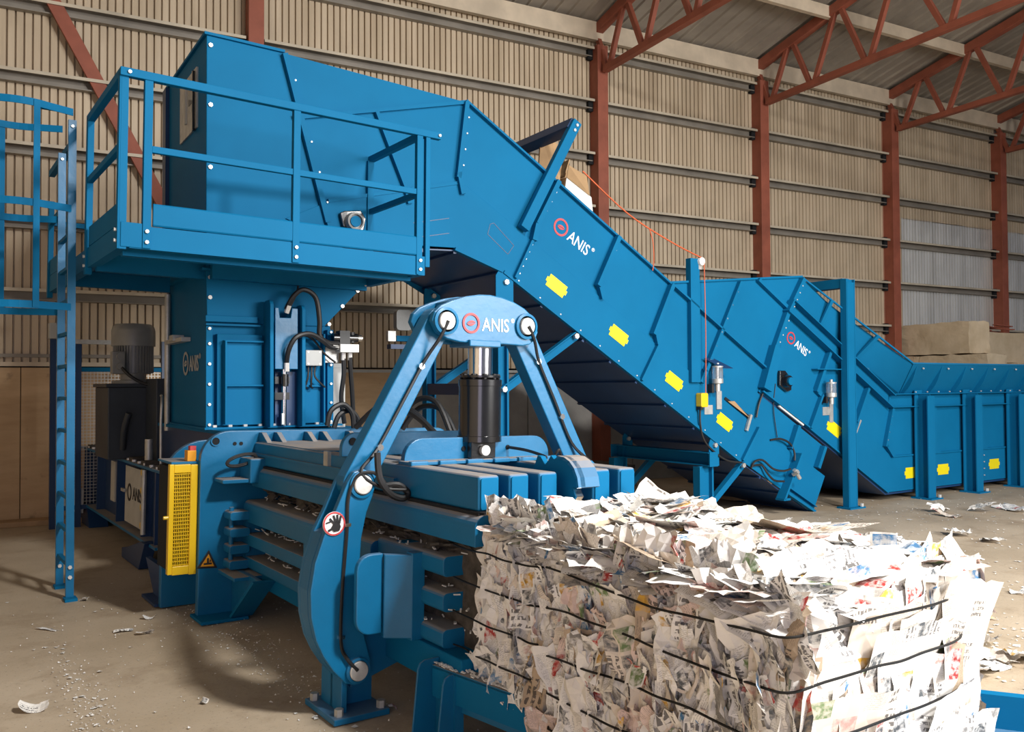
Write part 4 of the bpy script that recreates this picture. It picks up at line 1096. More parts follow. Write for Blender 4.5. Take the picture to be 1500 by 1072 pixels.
def quad_slab(mb, a, b_, c, d, t=0.012):
    n_ = (Vector(b_) - Vector(a)).cross(Vector(d) - Vector(a)).normalized() * t
    P_ = [Vector(a), Vector(b_), Vector(c), Vector(d)]
    return mb.add([tuple(p) for p in P_] + [tuple(p + n_) for p in P_], [(0, 1, 2, 3), (7, 6, 5, 4), (0, 4, 5, 1), (1, 5, 6, 2), (2, 6, 7, 3), (3, 7, 4, 0)])


def sticker(parent, u, z, l, h, ang, v):
    c = 0.16 * h
    pts = [(-l / 2, -h / 2 + 2 * c), (-l / 2 + c, -h / 2 + 2 * c), (-l / 2 + c, -h / 2), (l / 2 - c, -h / 2), (l / 2 - c, -h / 2 + 2 * c), (l / 2, -h / 2 + 2 * c),
           (l / 2, h / 2 - 2 * c), (l / 2 - c, h / 2 - 2 * c), (l / 2 - c, h / 2), (-l / 2 + c, h / 2), (-l / 2 + c, h / 2 - 2 * c), (-l / 2, h / 2 - 2 * c)]
    ca, sa = math.cos(ang), math.sin(ang)
    part('yellow_sticker', M().prism([(u + x * ca - y * sa, z + x * sa + y * ca) for x, y in pts], 'y', v - 0.003, v), 'yellow_sticker', parent)


c1 = thing('inclined_conveyor', 'long blue inclined conveyor climbing from the floor to the hopper box', 'conveyor', (5.4, 0.8, 0), CONV)
W = 1.6
lower = [(0.6, 3.0), (0.97, 2.86), (1.908, 2.88), (2.201, 2.889), (2.73, 2.714), (2.864, 2.643), (3.772, 2.07), (4.486, 1.644), (5.338, 1.117), (6.045, 0.702), (6.811, 0.278), (6.86, 0.25), (7.05, 0.70), (6.334, 1.078), (5.367, 1.667), (4.737, 2.034), (4.434, 2.225), (3.077, 3.035), (2.578, 3.345), (2.285, 3.517), (0.97, 3.181)]
sp1 = part('lower_side_plate', M().prism(lower, 'y', -0.014, 0.01), 'blue_paint', c1, bevel=0.003)
upper = [(0.56, 4.393), (2.341, 4.29), (4.94, 2.71), (5.29, 2.50), (6.50, 1.77), (6.36, 1.495), (7.553, 0.814), (7.399, 0.52), (7.05, 0.66), (6.2, 1.1), (4.4, 2.18), (2.28, 3.46), (0.9, 3.1)]
up1 = part('upper_side_plate', M().prism(upper, 'y', 0.0, 0.02), 'blue_paint', c1)
part('side_plate', M().prism([(0.9, 2.86), (2.2, 2.889), (3.772, 2.07), (6.811, 0.278), (7.3, 0.0), (7.55, 0.42), (7.553, 0.814), (6.36, 1.495), (6.5, 1.77), (4.94, 2.70), (2.341, 4.29), (0.56, 4.393)], 'y', W - 0.02, W), 'blue_paint', c1)
tail = part('tail_plate', M().prism([(6.824, 0.277), (7.321, -0.01), (7.345, 0.0), (7.58, 0.423), (7.05, 0.72)], 'y', -0.02, 0.015), 'blue_paint', c1, bevel=0.003)
strip(mb := M(), (6.824, 0.265), (7.33, -0.0), 0.03, -0.07, 0.0)
strip(mb, (6.85, 0.33), (7.35, 0.06), 0.012, -0.07, 0.0)
part('tail_flange', mb, 'blue_paint', tail, kind='stuff')
part('tail_bracket', strip(M(), (7.01, 0.74), (6.68, 0.20), 0.03, -0.13, 0.0).box(6.66, 6.78, -0.13, 0.0, 0.19, 0.215), 'blue_paint', tail)
part('tail_pin', M().cyl((6.83, -0.13, 0.50), (6.83, -0.20, 0.54), 0.028, 12).cyl((6.80, -0.17, 0.56), (6.90, -0.17, 0.45), 0.024, 10), 'plate_steel', tail)
# belly panels with folded joints
bl = [(0.97, 2.84), (1.9, 2.86), (2.25, 2.875), (2.73, 2.70), (3.25, 2.395), (3.77, 2.06), (4.13, 1.845), (4.49, 1.63), (4.91, 1.37), (5.34, 1.105), (5.69, 0.90), (6.045, 0.69), (6.43, 0.48), (6.811, 0.265), (7.3, 0.0)]
for a, b_ in zip(bl[:-1], bl[1:]):
    d = (Vector(b_) - Vector(a)).normalized(); n_ = Vector((d.y, -d.x))
    a1, b1 = Vector(a), Vector(b_) - d * 0.012
    pr_ = [tuple(a1), tuple(b1), tuple(b1 + n_ * 0.035), tuple(b1 - d * 0.03 + n_ * 0.035), tuple(b1 - d * 0.03 + n_ * 0.012), tuple(a1 + n_ * 0.012)]
    part('belly_panel', M().prism(pr_, 'y', 0.01, W - 0.01), 'dark_blue', c1)
belt = part('conveyor_belt', M().prism([(2.3, 3.55), (7.3, 0.50), (7.3, 0.45), (2.3, 3.50)], 'y', 0.05, W - 0.05), 'black_rubber', c1)
part('head_cover', M().prism([(0.57, 4.39), (2.341, 4.285), (2.341, 4.26), (0.57, 4.365)], 'y', 0.02, W - 0.02), 'blue_paint', c1)
# flanges and ribs of the side
ribs = [((0.585, 4.38), (0.96, 3.0), 0.045, -0.03), ((0.97, 3.0), (1.0, 2.87), 0.05, -0.035), ((1.415, 4.03), (1.70, 3.385), 0.035, -0.03), ((1.70, 3.385), (1.74, 3.25), 0.05, -0.03), ((2.335, 4.28), (2.24, 3.55), 0.045, -0.035), ((2.245, 3.60), (2.29, 3.40), 0.05, -0.035),
        ((3.392, 3.66), (3.128, 3.199), 0.05, -0.05), ((3.128, 3.199), (3.085, 3.03), 0.06, -0.05), ((4.18, 3.17), (3.89, 2.629), 0.05, -0.05), ((3.92, 2.66), (3.97, 2.50), 0.06, -0.04), ((4.944, 2.70), (4.659, 2.144), 0.05, -0.05), ((4.70, 2.20), (4.74, 2.04), 0.06, -0.04),
        ((6.10, 2.0), (5.42, 1.68), 0.0, 0), ((7.04, 1.08), (6.90, 0.80), 0.05, -0.05), ((7.54, 0.80), (7.40, 0.54), 0.05, -0.05)]
for p, q, w, v in ribs:
    if w: part('side_rib', strip(M(), p, q, w, v * 1.5, 0.0), 'blue_paint', c1)
for p, q in (((3.075, 3.035), (2.866, 2.645)), ((4.737, 2.034), (4.486, 1.644)), ((6.334, 1.078), (6.045, 0.702))):
    part('joint_flange', strip(M(), p, q, 0.03, -0.06, 0.0), 'blue_paint', c1)
part('top_flange', strip(strip(M(), (2.33, 4.295), (4.95, 2.71), 0.02, -0.045, 0.02), (4.94, 2.715), (6.50, 1.775), 0.02, -0.06, 0.02), 'blue_paint', c1)
part('head_flange', strip(M(), (0.66, 3.855), (2.34, 4.285), 0.035, -0.03, 0.0), 'blue_paint', c1)
part('head_flange', strip(M(), (0.97, 3.19), (1.66, 3.36), 0.03, -0.022, 0.0), 'blue_paint', c1)
part('head_flange', strip(M(), (1.76, 3.385), (2.25, 3.505), 0.03, -0.022, 0.0), 'blue_paint', c1)
part('bottom_flange', strip(strip(M(), (2.75, 2.70), (6.04, 0.69), 0.03, -0.03, 0.03), (2.21, 2.88), (2.74, 2.705), 0.03, -0.03, 0.03), 'blue_paint', c1)
rc = M()
for p, q in (((2.60, 3.15), (2.64, 3.164)), ((2.64, 3.164), (2.87, 2.965)), ((2.87, 2.965), (2.80, 2.875)), ((2.80, 2.875), (2.57, 3.05)), ((2.57, 3.05), (2.60, 3.15))):
    strip(rc, p, q, 0.006, -0.0165, -0.01)
for p, q in (((1.78, 3.08), (2.15, 3.16)), ((1.86, 2.96), (2.15, 3.02))):
    strip(rc, p, q, 0.006, -0.0165, -0.01)
part('pressed_outline', rc, 'dark_blue', sp1, kind='stuff')
for u, z in ((3.383, 2.600), (4.194, 2.124), (4.987, 1.636), (5.778, 1.159)):
    sticker(c1, u, z, 0.285, 0.135, -SL, -0.0145)
lx = (math.cos(SL), 0, -math.sin(SL)); ly = (math.sin(SL), 0, math.cos(SL))
logo(up1, (3.452, -0.001, 3.203), lx, ly, 0.135)
mb = M()
for p, q, n_ in (((2.75, 2.70), (6.04, 0.69), 13), ((3.06, 3.03), (2.87, 2.66), 5), ((4.72, 2.02), (4.49, 1.66), 5), ((6.31, 1.06), (6.05, 0.72), 5), ((3.37, 3.60), (3.13, 3.2), 4), ((4.16, 3.1), (3.9, 2.65), 3), ((4.92, 2.64), (4.68, 2.18), 4), ((0.6, 4.3), (0.95, 3.05), 5), ((2.33, 4.22), (2.25, 3.6), 4), ((7.02, 1.05), (6.9, .83), 3)):
    for k in range(n_):
        t_ = (k + 0.5) / n_
        mb.bolt((p[0] + (q[0] - p[0]) * t_ + 0.045, -0.014, p[1] + (q[1] - p[1]) * t_ + 0.0), (0, -1, 0), 0.0085, 0.01)
part('bolts', mb, 'zinc', c1, kind='stuff')
# flanged bearing at the head
be = part('head_bearing', M().prism([(1.06, 3.09), (1.09, 2.97), (1.27, 2.93), (1.30, 3.06), (1.25, 3.13), (1.10, 3.11)], 'y', -0.06, -0.01), 'black_gloss', c1, bevel=0.008)
part('bearing_ring', M().lathe((1.185, -0.06, 3.02), [(0.085, 0.0), (0.075, 0.05), (0.06, 0.055), (0.06, 0.03), (0.0, 0.03)], 24, (0, -1, 0)), 'motor_grey', be, True)
part('shaft_end', M().cyl((1.185, -0.08, 3.02), (1.185, -0.105, 3.02), 0.048, 20), 'blue_paint', be, True)
# arm frame over the belt
part('arm_post', strip(M(), (2.95, 3.13), (3.61, 4.29), 0.105, -0.10, -0.02), 'blue_paint', c1, bevel=0.006)
part('arm_post', strip(M(), (2.95, 3.13), (3.61, 4.29), 0.105, W + 0.02, W + 0.10), 'blue_paint', c1, bevel=0.006)
part('arm_cross_bar', M().bar((3.58, -0.06, 4.25), (3.58, W + 0.06, 4.25), 0.12, 0.12, (0.5, 0, 0.86)), 'dark_blue', c1, bevel=0.005)
mb = M()
for k in range(2):
    mb.bolt((3.56 + 0.03 * k, -0.10, 4.19 + 0.055 * k), (0, -1, 0), 0.016)
part('bolts', mb, 'zinc', c1, kind='stuff')
# pull cord post with pulley and switch
part('cord_post', M().box(5.215, 5.355, -0.06, -0.045, 1.62, 3.02).box(5.215, 5.228, -0.045, 0.02, 1.62, 3.02).box(5.342, 5.355, -0.045, 0.02, 1.62, 3.02), 'blue_paint', c1, bevel=0.003)
pu_ = part('pulley', M().lathe((5.37, -0.06, 2.99), [(0.045, 0), (0.03, 0.01), (0.045, 0.02), (0.045, 0.028), (0.0, 0.03)], 20, (0, -1, 0)), 'white_print', c1, True)
part('pulley_bracket', M().box(5.34, 5.39, -0.06, -0.05, 2.9, 3.04), 'plate_steel', pu_)
sw = part('pull_switch', M().prism(rrect(5.32, 5.43, 1.34, 1.50, 0.02), 'y', -0.10, -0.015), 'yellow_paint', c1, bevel=0.006, label='yellow pull-cord switch')
part('switch_button', M().cyl((5.43, -0.06, 1.43), (5.46, -0.06, 1.43), 0.02, 12), 'blue_paint', sw)
part('switch_foot', M().box(5.32, 5.36, -0.09, -0.02, 1.31, 1.345), 'black_rubber', sw)
part('name_plate', M().box(5.45, 5.58, -0.022, -0.014, 1.255, 1.36), 'plate_steel', c1)
part('cable', M().tube([(5.35, -0.05, 1.32), (5.36, -0.04, 1.15), (5.42, -0.03, 0.98), (5.55, -0.03, 0.85), (5.78, -0.04, 0.72), (6.02, -0.05, 0.68)], 0.012, 6), 'black_rubber', c1, True)
# lubricator with small shield
lu1 = part('lubricator', M().cyl((5.58, -0.10, 1.66), (5.58, -0.10, 1.79), 0.062, 18), 'clear_plastic', c1, True)
part('lubricator_base', M().lathe((5.58, -0.10, 1.60), [(0.03, -0.08), (0.03, 0.0), (0.065, 0.01), (0.065, 0.06)], 18), 'plate_steel', lu1, True)
part('lubricator_cap', M().lathe((5.58, -0.10, 1.79), [(0.065, 0.0), (0.065, 0.015), (0.02, 0.02), (0.02, 0.05)], 18), 'plate_steel', lu1, True)
part('lubricator_core', M().cyl((5.58, -0.10, 1.65), (5.58, -0.10, 1.79), 0.018, 10), 'bright_steel', lu1, True)
part('level_switch', M().box(5.50, 5.54, -0.09, -0.02, 1.50, 1.60), 'black_rubber', lu1)
part('bracket_strip', M().box(5.64, 5.72, -0.03, -0.014, 1.31, 1.52), 'plate_steel', c1)
part('shield_plate', quad_slab(M(), (5.43, -0.04, 1.895), (5.585, -0.04, 1.895), (5.76, -0.17, 1.782), (5.61, -0.17, 1.782), 0.006), 'dark_blue', c1)
# slit painted on as dark inner shade, waste, sensor levers, tail hoses
part('side_slit', strip(M(), (5.79, 1.435), (6.22, 1.19), 0.035, -0.018, -0.012), 'dark_void', c1)
part('sensor_lever', strip(M(), (6.20, 1.235), (6.12, 1.05), 0.035, -0.05, -0.02), 'plate_steel', c1)
for pts in ([(6.44, -0.02, 1.5), (6.35, -0.03, 1.36), (6.30, -0.03, 1.2)],
            [(6.55, -0.02, 0.92), (6.7, -0.05, 0.93), (6.86, -0.06, 0.87), (6.93, -0.07, 0.76), (6.92, -0.08, 0.66)],
            [(6.20, -0.03, 0.60), (6.24, -0.05, 0.68), (6.36, -0.07, 0.69), (6.52, -0.09, 0.58), (6.66, -0.12, 0.55), (6.76, -0.15, 0.57)],
            [(6.22, -0.03, 0.63), (6.36, -0.05, 0.63), (6.44, -0.07, 0.53), (6.55, -0.08, 0.44), (6.70, -0.1, 0.42)],
            [(6.66, -0.02, 1.6), (6.62, -0.02, 1.3), (6.68, -0.02, 0.95)]):
    part('cable', M().tube(pts, 0.013 if pts[0][2] != 1.6 else 0.006, 6), 'black_rubber', c1, True)
# legs
lgA = [(2.69, 2.81)]
for v0, v1 in ((-0.005, 0.10), (W - 0.10, W + 0.005)):
    part('leg', M().box(2.69, 2.70, v0, v1, 0.02, 2.45).box(2.79, 2.81, v0, v1, 0.02, 2.45).box(2.70, 2.80, (v0 + v1) / 2 - 0.005, (v0 + v1) / 2 + 0.005, 0.02, 2.45), 'blue_paint', c1)
    part('leg_foot', M().box(2.62, 2.88, v0 - 0.05, v1 + 0.05, 0, 0.02), 'blue_paint', c1)
    g = part('pivot_plate', M().prism([(2.66, 2.2), (2.86, 2.2), (2.86, 2.62), (2.70, 2.72), (2.66, 2.66)], 'y', v0 - 0.012, v0), 'blue_paint', c1)
    part('pivot_bolt', M().bolt((2.77, v0 - 0.012, 2.60), (0, -1, 0), 0.028, 0.03), 'plate_steel', g)
    vm = (v0 + v1) / 2
    br = part('brace', M().bar((2.72, vm, 1.52), (3.68, vm, 2.12), 0.012, 0.10, (0, 1, 0) if False else (-0.53, 0, 0.85)).bar((2.72, vm - 0.03, 1.57), (3.66, vm - 0.03, 2.16), 0.06, 0.010, (-0.53, 0, 0.85)), 'blue_paint', c1)
    for q in ((2.76, 1.56), (3.64, 2.10)):
        part('pivot_bolt', M().bolt((q[0], vm - 0.035, q[1]), (0, -1, 0), 0.03, 0.03), 'plate_steel', br)
    g = part('leg', M().box(5.38, 5.39, v0, v1, 0.02, 0.66).box(5.575, 5.60, v0, v1, 0.02, 0.66).box(5.39, 5.58, vm - 0.005, vm + 0.005, 0.02, 0.66), 'blue_paint', c1)
    part('leg_foot', M().box(5.32, 5.66, v0 - 0.05, v1 + 0.05, 0, 0.02), 'blue_paint', c1)
    g = part('pivot_plate', M().prism([(5.52, 0.66), (5.68, 0.66), (5.68, 0.92), (5.62, 0.98), (5.55, 0.98), (5.52, 0.92)], 'y', v0 - 0.012, v0), 'blue_paint', c1)
    part('pivot_bolt', M().bolt((5.605, v0 - 0.012, 0.90), (0, -1, 0), 0.028, 0.03), 'plate_steel', g)
    br = part('brace', M().bar((5.56, vm, 0.20), (6.12, vm, 0.64), 0.02, 0.11, (-0.62, 0, 0.78)).bar((5.53, vm - 0.03, 0.24), (6.08, vm - 0.03, 0.68), 0.07, 0.010, (-0.62, 0, 0.78)), 'blue_paint', c1)
    for q in ((6.10, 0.64), (5.60, 0.24)):
        part('pivot_bolt', M().bolt((q[0], vm - 0.035, q[1]), (0, -1, 0), 0.03, 0.03), 'plate_steel', br)
part('cross_beam', M().box(5.47, 5.60, -0.05, W + 0.05, 0.665, 0.675).box(5.47, 5.60, -0.05, W + 0.05, 0.81, 0.82).box(5.56, 5.57, -0.05, W + 0.05, 0.675, 0.81), 'blue_paint', c1)
part('beam_end', M().box(5.48, 5.61, -0.065, -0.05, 0.66, 0.825), 'blue_paint', c1)
part('beam_end', M().box(5.46, 5.60, W + 0.05, W + 0.065, 0.66, 0.825), 'blue_paint', c1)
part('cross_beam', M().box(2.70, 2.80, 0.1, W - 0.1, 1.50, 1.62), 'dark_blue', c1)
part('cable_tray', M().box(2.31, 2.68, 1.46, 1.56, 2.085, 2.145), 'blue_paint', c1)
part('cable_tray', M().box(2.24, 2.66, 1.46, 1.56, 2.0, 2.05), 'dark_blue', c1)
part('sensor_box', M().prism(rrect(2.28, 2.46, 2.2, 2.42, 0.04), 'y', 1.40, 1.48), 'motor_grey', c1)
part('sensor_box', M().box(2.19, 2.28, 1.42, 1.48, 2.08, 2.19), 'plate_steel', c1)

# ------------------------------------------------------------------ second conveyor: loading channel with a rising end
c2 = thing('loading_conveyor', 'blue loading conveyor on the right, a low channel rising over the first conveyor', 'conveyor', (10.5, 0.8, 0), CONV)
FAR = 17.0
part('discharge_hood', M().prism([(4.95, 2.725), (7.188, 2.935), (6.878, 2.501), (6.50, 1.785), (5.30, 2.525)], 'y', -0.004, 0.016), 'blue_paint', c2)
hu = part('upper_side_plate', M().prism([(6.947, 2.62), (8.97, 1.40), (FAR, 1.47), (FAR, 0.58), (9.0, 0.58), (8.85, 0.70), (7.4, 1.45), (6.72, 1.82), (6.9, 2.5)], 'y', -0.002, 0.018), 'blue_paint', c2)
part('middle_side_plate', M().prism([(7.188, 2.93), (6.878, 2.50), (6.40, 1.60), (6.45, 1.52), (6.9, 1.75), (7.2, 2.0), (7.1, 2.5)], 'y', 0.0, 0.014), 'blue_paint', c2)
lo2 = part('lower_side_plate', M().prism([(6.36, 1.51), (7.251, 1.058), (7.924, 0.684), (8.899, 0.118), (FAR, 0.118), (FAR, 0.6), (9.012, 0.603), (8.204, 1.091), (7.499, 1.467), (6.76, 1.865), (6.60, 1.75)], 'y', -0.016, 0.006), 'blue_paint', c2, bevel=0.003)
part('far_side_plate', M().prism([(6.3, 1.5), (7.251, 1.058), (7.924, 0.684), (8.899, 0.118), (FAR, 0.118), (FAR, 1.8), (9.2, 1.8), (7.188, 2.93), (6.9, 2.4)], 'y', W - 0.02, W), 'blue_paint', c2)
part('bottom_plate', M().prism([(6.4, 1.49), (7.251, 1.05), (7.924, 0.676), (8.899, 0.11), (FAR, 0.11), (FAR, 0.085), (8.88, 0.085), (7.9, 0.65), (7.23, 1.03), (6.38, 1.47)], 'y', 0.0, W), 'dark_blue', c2)
part('conveyor_belt', M().prism([(6.7, 1.95), (9.05, 0.5), (FAR, 0.5), (FAR, 0.45), (9.03, 0.45), (6.7, 1.9)], 'y', 0.05, W - 0.05), 'black_rubber', c2)
# flared boards
fb = M()


mb = M(); A_, B_, C_, D_ = [Vector(p) for p in ((6.947, -0.004, 2.60), (9.216, -0.004, 1.459), (9.083, -0.30, 1.86), (7.188, -0.004, 2.93))]
v = []
for i in range(13):
    for j in range(5):
        a, c = i / 12, j / 4
        p = A_.lerp(B_, a).lerp(D_.lerp(C_, a), c); p.y = -0.004 - 0.296 * c * max(0.0, (a - 0.25) / 0.75) ** 1.3
        v.append(tuple(p))
part('flared_board', mb.add(v, [(i * 5 + j, i * 5 + 5 + j, i * 5 + 6 + j, i * 5 + 1 + j) for i in range(12) for j in range(4)]), 'blue_paint', c2, True)
fl2 = part('flared_board', quad_slab(M(), (9.216, -0.004, 1.459), (FAR, -0.004, 1.459), (FAR, -0.30, 1.86), (9.083, -0.30, 1.86)), 'blue_paint', c2)
part('lip_edge', M().bar((9.07, -0.305, 1.865), (FAR, -0.305, 1.865), 0.025, 0.025), 'blue_dusty', c2, bevel=0.006)
part('lip_edge', M().bar((7.18, -0.01, 2.94), (9.08, -0.305, 1.868), 0.022, 0.022), 'blue_paint', c2, bevel=0.004)
part('lip_edge', M().bar((4.94, -0.012, 2.73), (7.19, -0.012, 2.942), 0.035, 0.025), 'blue_paint', c2, bevel=0.004)
part('lip_edge', M().box(9.2, FAR, W - 0.01, W + 0.02, 1.8, 1.83), 'blue_paint', c2)


def flare_rib(u):
    mb = M(); n_ = 8; v = []
    for k in range(n_ + 1):
        t_ = k / n_
        w = 0.09 * math.sin(math.pi * min(1, 0.15 + t_ * 0.85)) * (1 - 0.5 * t_)
        y, z = -0.008 - 0.296 * t_, 1.461 + 0.40 * t_
        v += [(u - 0.10 * t_ * 0.3, y, z), (u - 0.10 * t_ * 0.3, y - w * 0.8 - 0.004, z - w * 0.5)]
        v += [(u + 0.012 - 0.10 * t_ * 0.3, y, z), (u + 0.012 - 0.10 * t_ * 0.3, y - w * 0.8 - 0.004, z - w * 0.5)]
    f = []
    for k in range(n_):
        a = k * 4
        f += [(a, a + 1, a + 5, a + 4), (a + 2, a + 6, a + 7, a + 3), (a + 1, a + 3, a + 7, a + 5), (a, a + 4, a + 6, a + 2)]
    f += [(0, 2, 3, 1), (n_ * 4, n_ * 4 + 1, n_ * 4 + 3, n_ * 4 + 2)]
    return mb.add(v, f)


u = 9.22
while u < 16.5:
    part('flare_rib', flare_rib(u), 'blue_paint', fl2)
    u += 0.605
for u0 in (7.67, 8.45):
    t_ = (u0 - 7.188) / (9.083 - 7.188)
    p = Vector((u0, -0.004 - 0.296 * t_ - 0.01, 2.93 - 1.07 * t_)); q = Vector((u0 - 0.13 - 0.1 * t_, -0.012, 2.60 - (u0 - 0.15 - 6.947) * 0.503))
    part('board_rib', M().bar(p, q, 0.05, 0.03, (0, 1, 0)), 'blue_paint', c2)
# ledge channel along the rising side
for dz, nm in ((0.0, 'ledge_beam'),):
    mb = M()
    strip(mb, (6.93, 2.63), (8.99, 1.435), 0.012, -0.11, 0.0)
    strip(mb, (6.83, 2.49), (8.93, 1.275), 0.012, -0.11, 0.0)
    mb.prism([(6.93, 2.63), (8.99, 1.435), (8.93, 1.275), (6.83, 2.49)], 'y', -0.02, -0.002)
    strip(mb, (6.93, 2.63), (6.83, 2.49), 0.02, -0.11, 0.0)
    part(nm, mb, 'blue_paint', c2)
mb = M().box(8.98, FAR, -0.11, 0.0, 1.445, 1.457).box(8.95, FAR, -0.09, 0.0, 1.268, 1.28).box(8.95, FAR, -0.02, -0.002, 1.28, 1.445)
part('ledge_beam', mb, 'blue_paint', c2)
for p, q, w, v in (((7.175, 2.91), (6.885, 2.50), 0.06, -0.05), ((6.878, 2.50), (6.62, 2.02), 0.06, -0.05), ((6.64, 2.04), (6.43, 1.53), 0.15, -0.07), ((6.05, 2.80), (5.455, 1.744), 0.045, -0.04), ((5.46, 1.76), (5.38, 1.62), 0.06, -0.04), ((6.353, 2.85), (6.90, 2.52), 0.045, -0.04),
                   ((7.674, 2.008), (7.392, 1.494), 0.045, -0.05), ((7.40, 1.52), (7.49, 1.46), 0.06, -0.04), ((7.505, 1.46), (7.262, 1.045), 0.03, -0.05), ((8.479, 1.566), (8.204, 1.091), 0.045, -0.05), ((8.215, 1.09), (8.0, 0.70), 0.03, -0.05), ((9.021, 1.255), (8.85, 0.74), 0.05, -0.04), ((8.86, 0.76), (9.01, 0.60), 0.04, -0.04)):
    part('side_rib', strip(M(), p, q, w, v * 1.5, 0.0), 'blue_paint', c2)
part('edge_strip', strip(M(), (6.40, 1.515), (7.26, 1.05), 0.02, -0.06, 0.0), 'blue_paint', c2)
part('edge_strip', strip(M(), (7.26, 1.05), (8.9, 0.12), 0.02, -0.04, 0.0), 'blue_paint', c2)
part('waste_strip', strip(M(), (6.70, 1.33), (7.15, 1.085), 0.022, -0.045, -0.02), 'white_card', c2)
for u0 in (10.05, 11.3, 12.55, 13.8, 15.05):
    part('side_rib', strip(M(), (u0, 1.27), (u0, 0.60), 0.05, -0.04, 0.0), 'blue_paint', c2)
    part('rib_gusset', M().prism([(u0 + 0.02, 0.60), (u0 + 0.14, 0.60), (u0 + 0.02, 0.75)], 'y', -0.03, -0.015), 'blue_paint', c2)
part('seam_flange', strip(M(), (9.0, 0.60), (FAR, 0.60), 0.02, -0.035, 0.0), 'blue_paint', c2)
part('joint_flange', strip(M(), (11.25, 0.60), (11.25, 0.12), 0.03, -0.045, 0.0), 'blue_paint', c2)
for k, u0 in enumerate((9.57, 10.79, 12.02, 13.26, 14.5, 15.75)):
    po = part('channel_post', M().box(u0 - 0.085, u0 + 0.085, -0.26, -0.245, 0.02, 1.42).box(u0 - 0.085, u0 + 0.085, -0.075, -0.06, 0.02, 1.5).box(u0 - 0.006, u0 + 0.006, -0.245, -0.075, 0.02, 1.44), 'blue_paint', c2)
    part('post_foot', M().box(u0 - 0.13, u0 + 0.16, -0.32, -0.02, 0, 0.02), 'blue_paint', po)
    part('anchor_bolt', M().bolt((u0 + 0.12, -0.29, 0.02), (0, 0, 1), 0.022, 0.04), 'zinc', po)
for u0, z0, l in ((9.46, 0.352, 0.0), (10.25, 0.354, 0.0), (11.03, 0.36, 0), (11.64, 0.357, 0), (12.6, 0.357, 0)):
    sticker(c2, u0, z0, 0.31, 0.15, 0, -0.0165)
sticker(c2, 7.777, 1.020, 0.31, 0.15, -math.atan(0.56), -0.0165)
logo(hu, (6.975, -0.003, 2.165), lx, ly, 0.115)
be = part('tail_bearing', M().prism([(6.70, 1.76), (6.69, 1.58), (6.83, 1.50), (6.91, 1.52), (6.91, 1.66), (6.80, 1.76)], 'y', -0.06, -0.012), 'black_gloss', c2, bevel=0.008)
part('bearing_ring', M().lathe((6.80, -0.06, 1.63), [(0.085, 0.0), (0.07, 0.06), (0.0, 0.06)], 22, (0, -1, 0)), 'black_gloss', be, True)
part('shaft_end', M().cyl((6.80, -0.12, 1.63), (6.80, -0.145, 1.63), 0.048, 18), 'blue_paint', be, True)
lu2 = part('lubricator', M().cyl((7.62, -0.10, 1.48), (7.62, -0.10, 1.60), 0.062, 18), 'clear_plastic', c2, True)
part('lubricator_base', M().lathe((7.62, -0.10, 1.42), [(0.03, -0.08), (0.03, 0.0), (0.065, 0.01), (0.065, 0.06)], 18), 'plate_steel', lu2, True)
part('lubricator_cap', M().lathe((7.62, -0.10, 1.60), [(0.065, 0.0), (0.065, 0.015), (0.02, 0.02), (0.02, 0.05)], 18), 'plate_steel', lu2, True)
part('lubricator_core', M().cyl((7.62, -0.10, 1.46), (7.62, -0.10, 1.60), 0.018, 10), 'bright_steel', lu2, True)
part('level_switch', M().box(7.53, 7.57, -0.09, -0.02, 1.35, 1.43), 'black_rubber', lu2)
part('lubricator_shelf', M().box(7.36, 7.85, -0.10, -0.0, 1.775, 1.787), 'blue_paint', c2)
part('bracket_strip', M().box(7.68, 7.75, -0.03, -0.016, 1.10, 1.40), 'plate_steel', c2)
part('name_plate', M().box(7.55, 7.69, -0.024, -0.016, 1.195, 1.30), 'plate_steel', c2)
part('sensor_lever', strip(M(), (8.28, 1.12), (8.14, 0.90), 0.04, -0.06, -0.02), 'plate_steel', c2)
mb = M()
for p, q, n_ in (((7.15, 2.86), (6.66, 2.06), 9), ((6.60, 1.98), (6.44, 1.58), 4), ((7.65, 1.96), (7.41, 1.53), 4), ((7.49, 1.43), (7.28, 1.08), 4), ((8.46, 1.53), (8.22, 1.12), 4), ((9.0, 1.2), (8.86, 0.78), 4), ((11.29, 0.56), (11.29, 0.16), 4), ((9.3, 1.475), (16.0, 1.475), 24), ((6.03, 2.76), (5.48, 1.8), 6)):
    for k in range(n_):
        t_ = (k + 0.5) / n_
        mb.bolt((p[0] + (q[0] - p[0]) * t_, -0.07 if n_ in (9,) else (-0.115 if n_ == 24 else -0.05), p[1] + (q[1] - p[1]) * t_), (0, -1, 0), 0.009, 0.01)
for k in range(9):
    mb.bolt((9.35 + 0.61 * k, -0.285, 1.80), (0, -1, -0.4), 0.012)
part('bolts', mb, 'zinc', c2, kind='stuff')

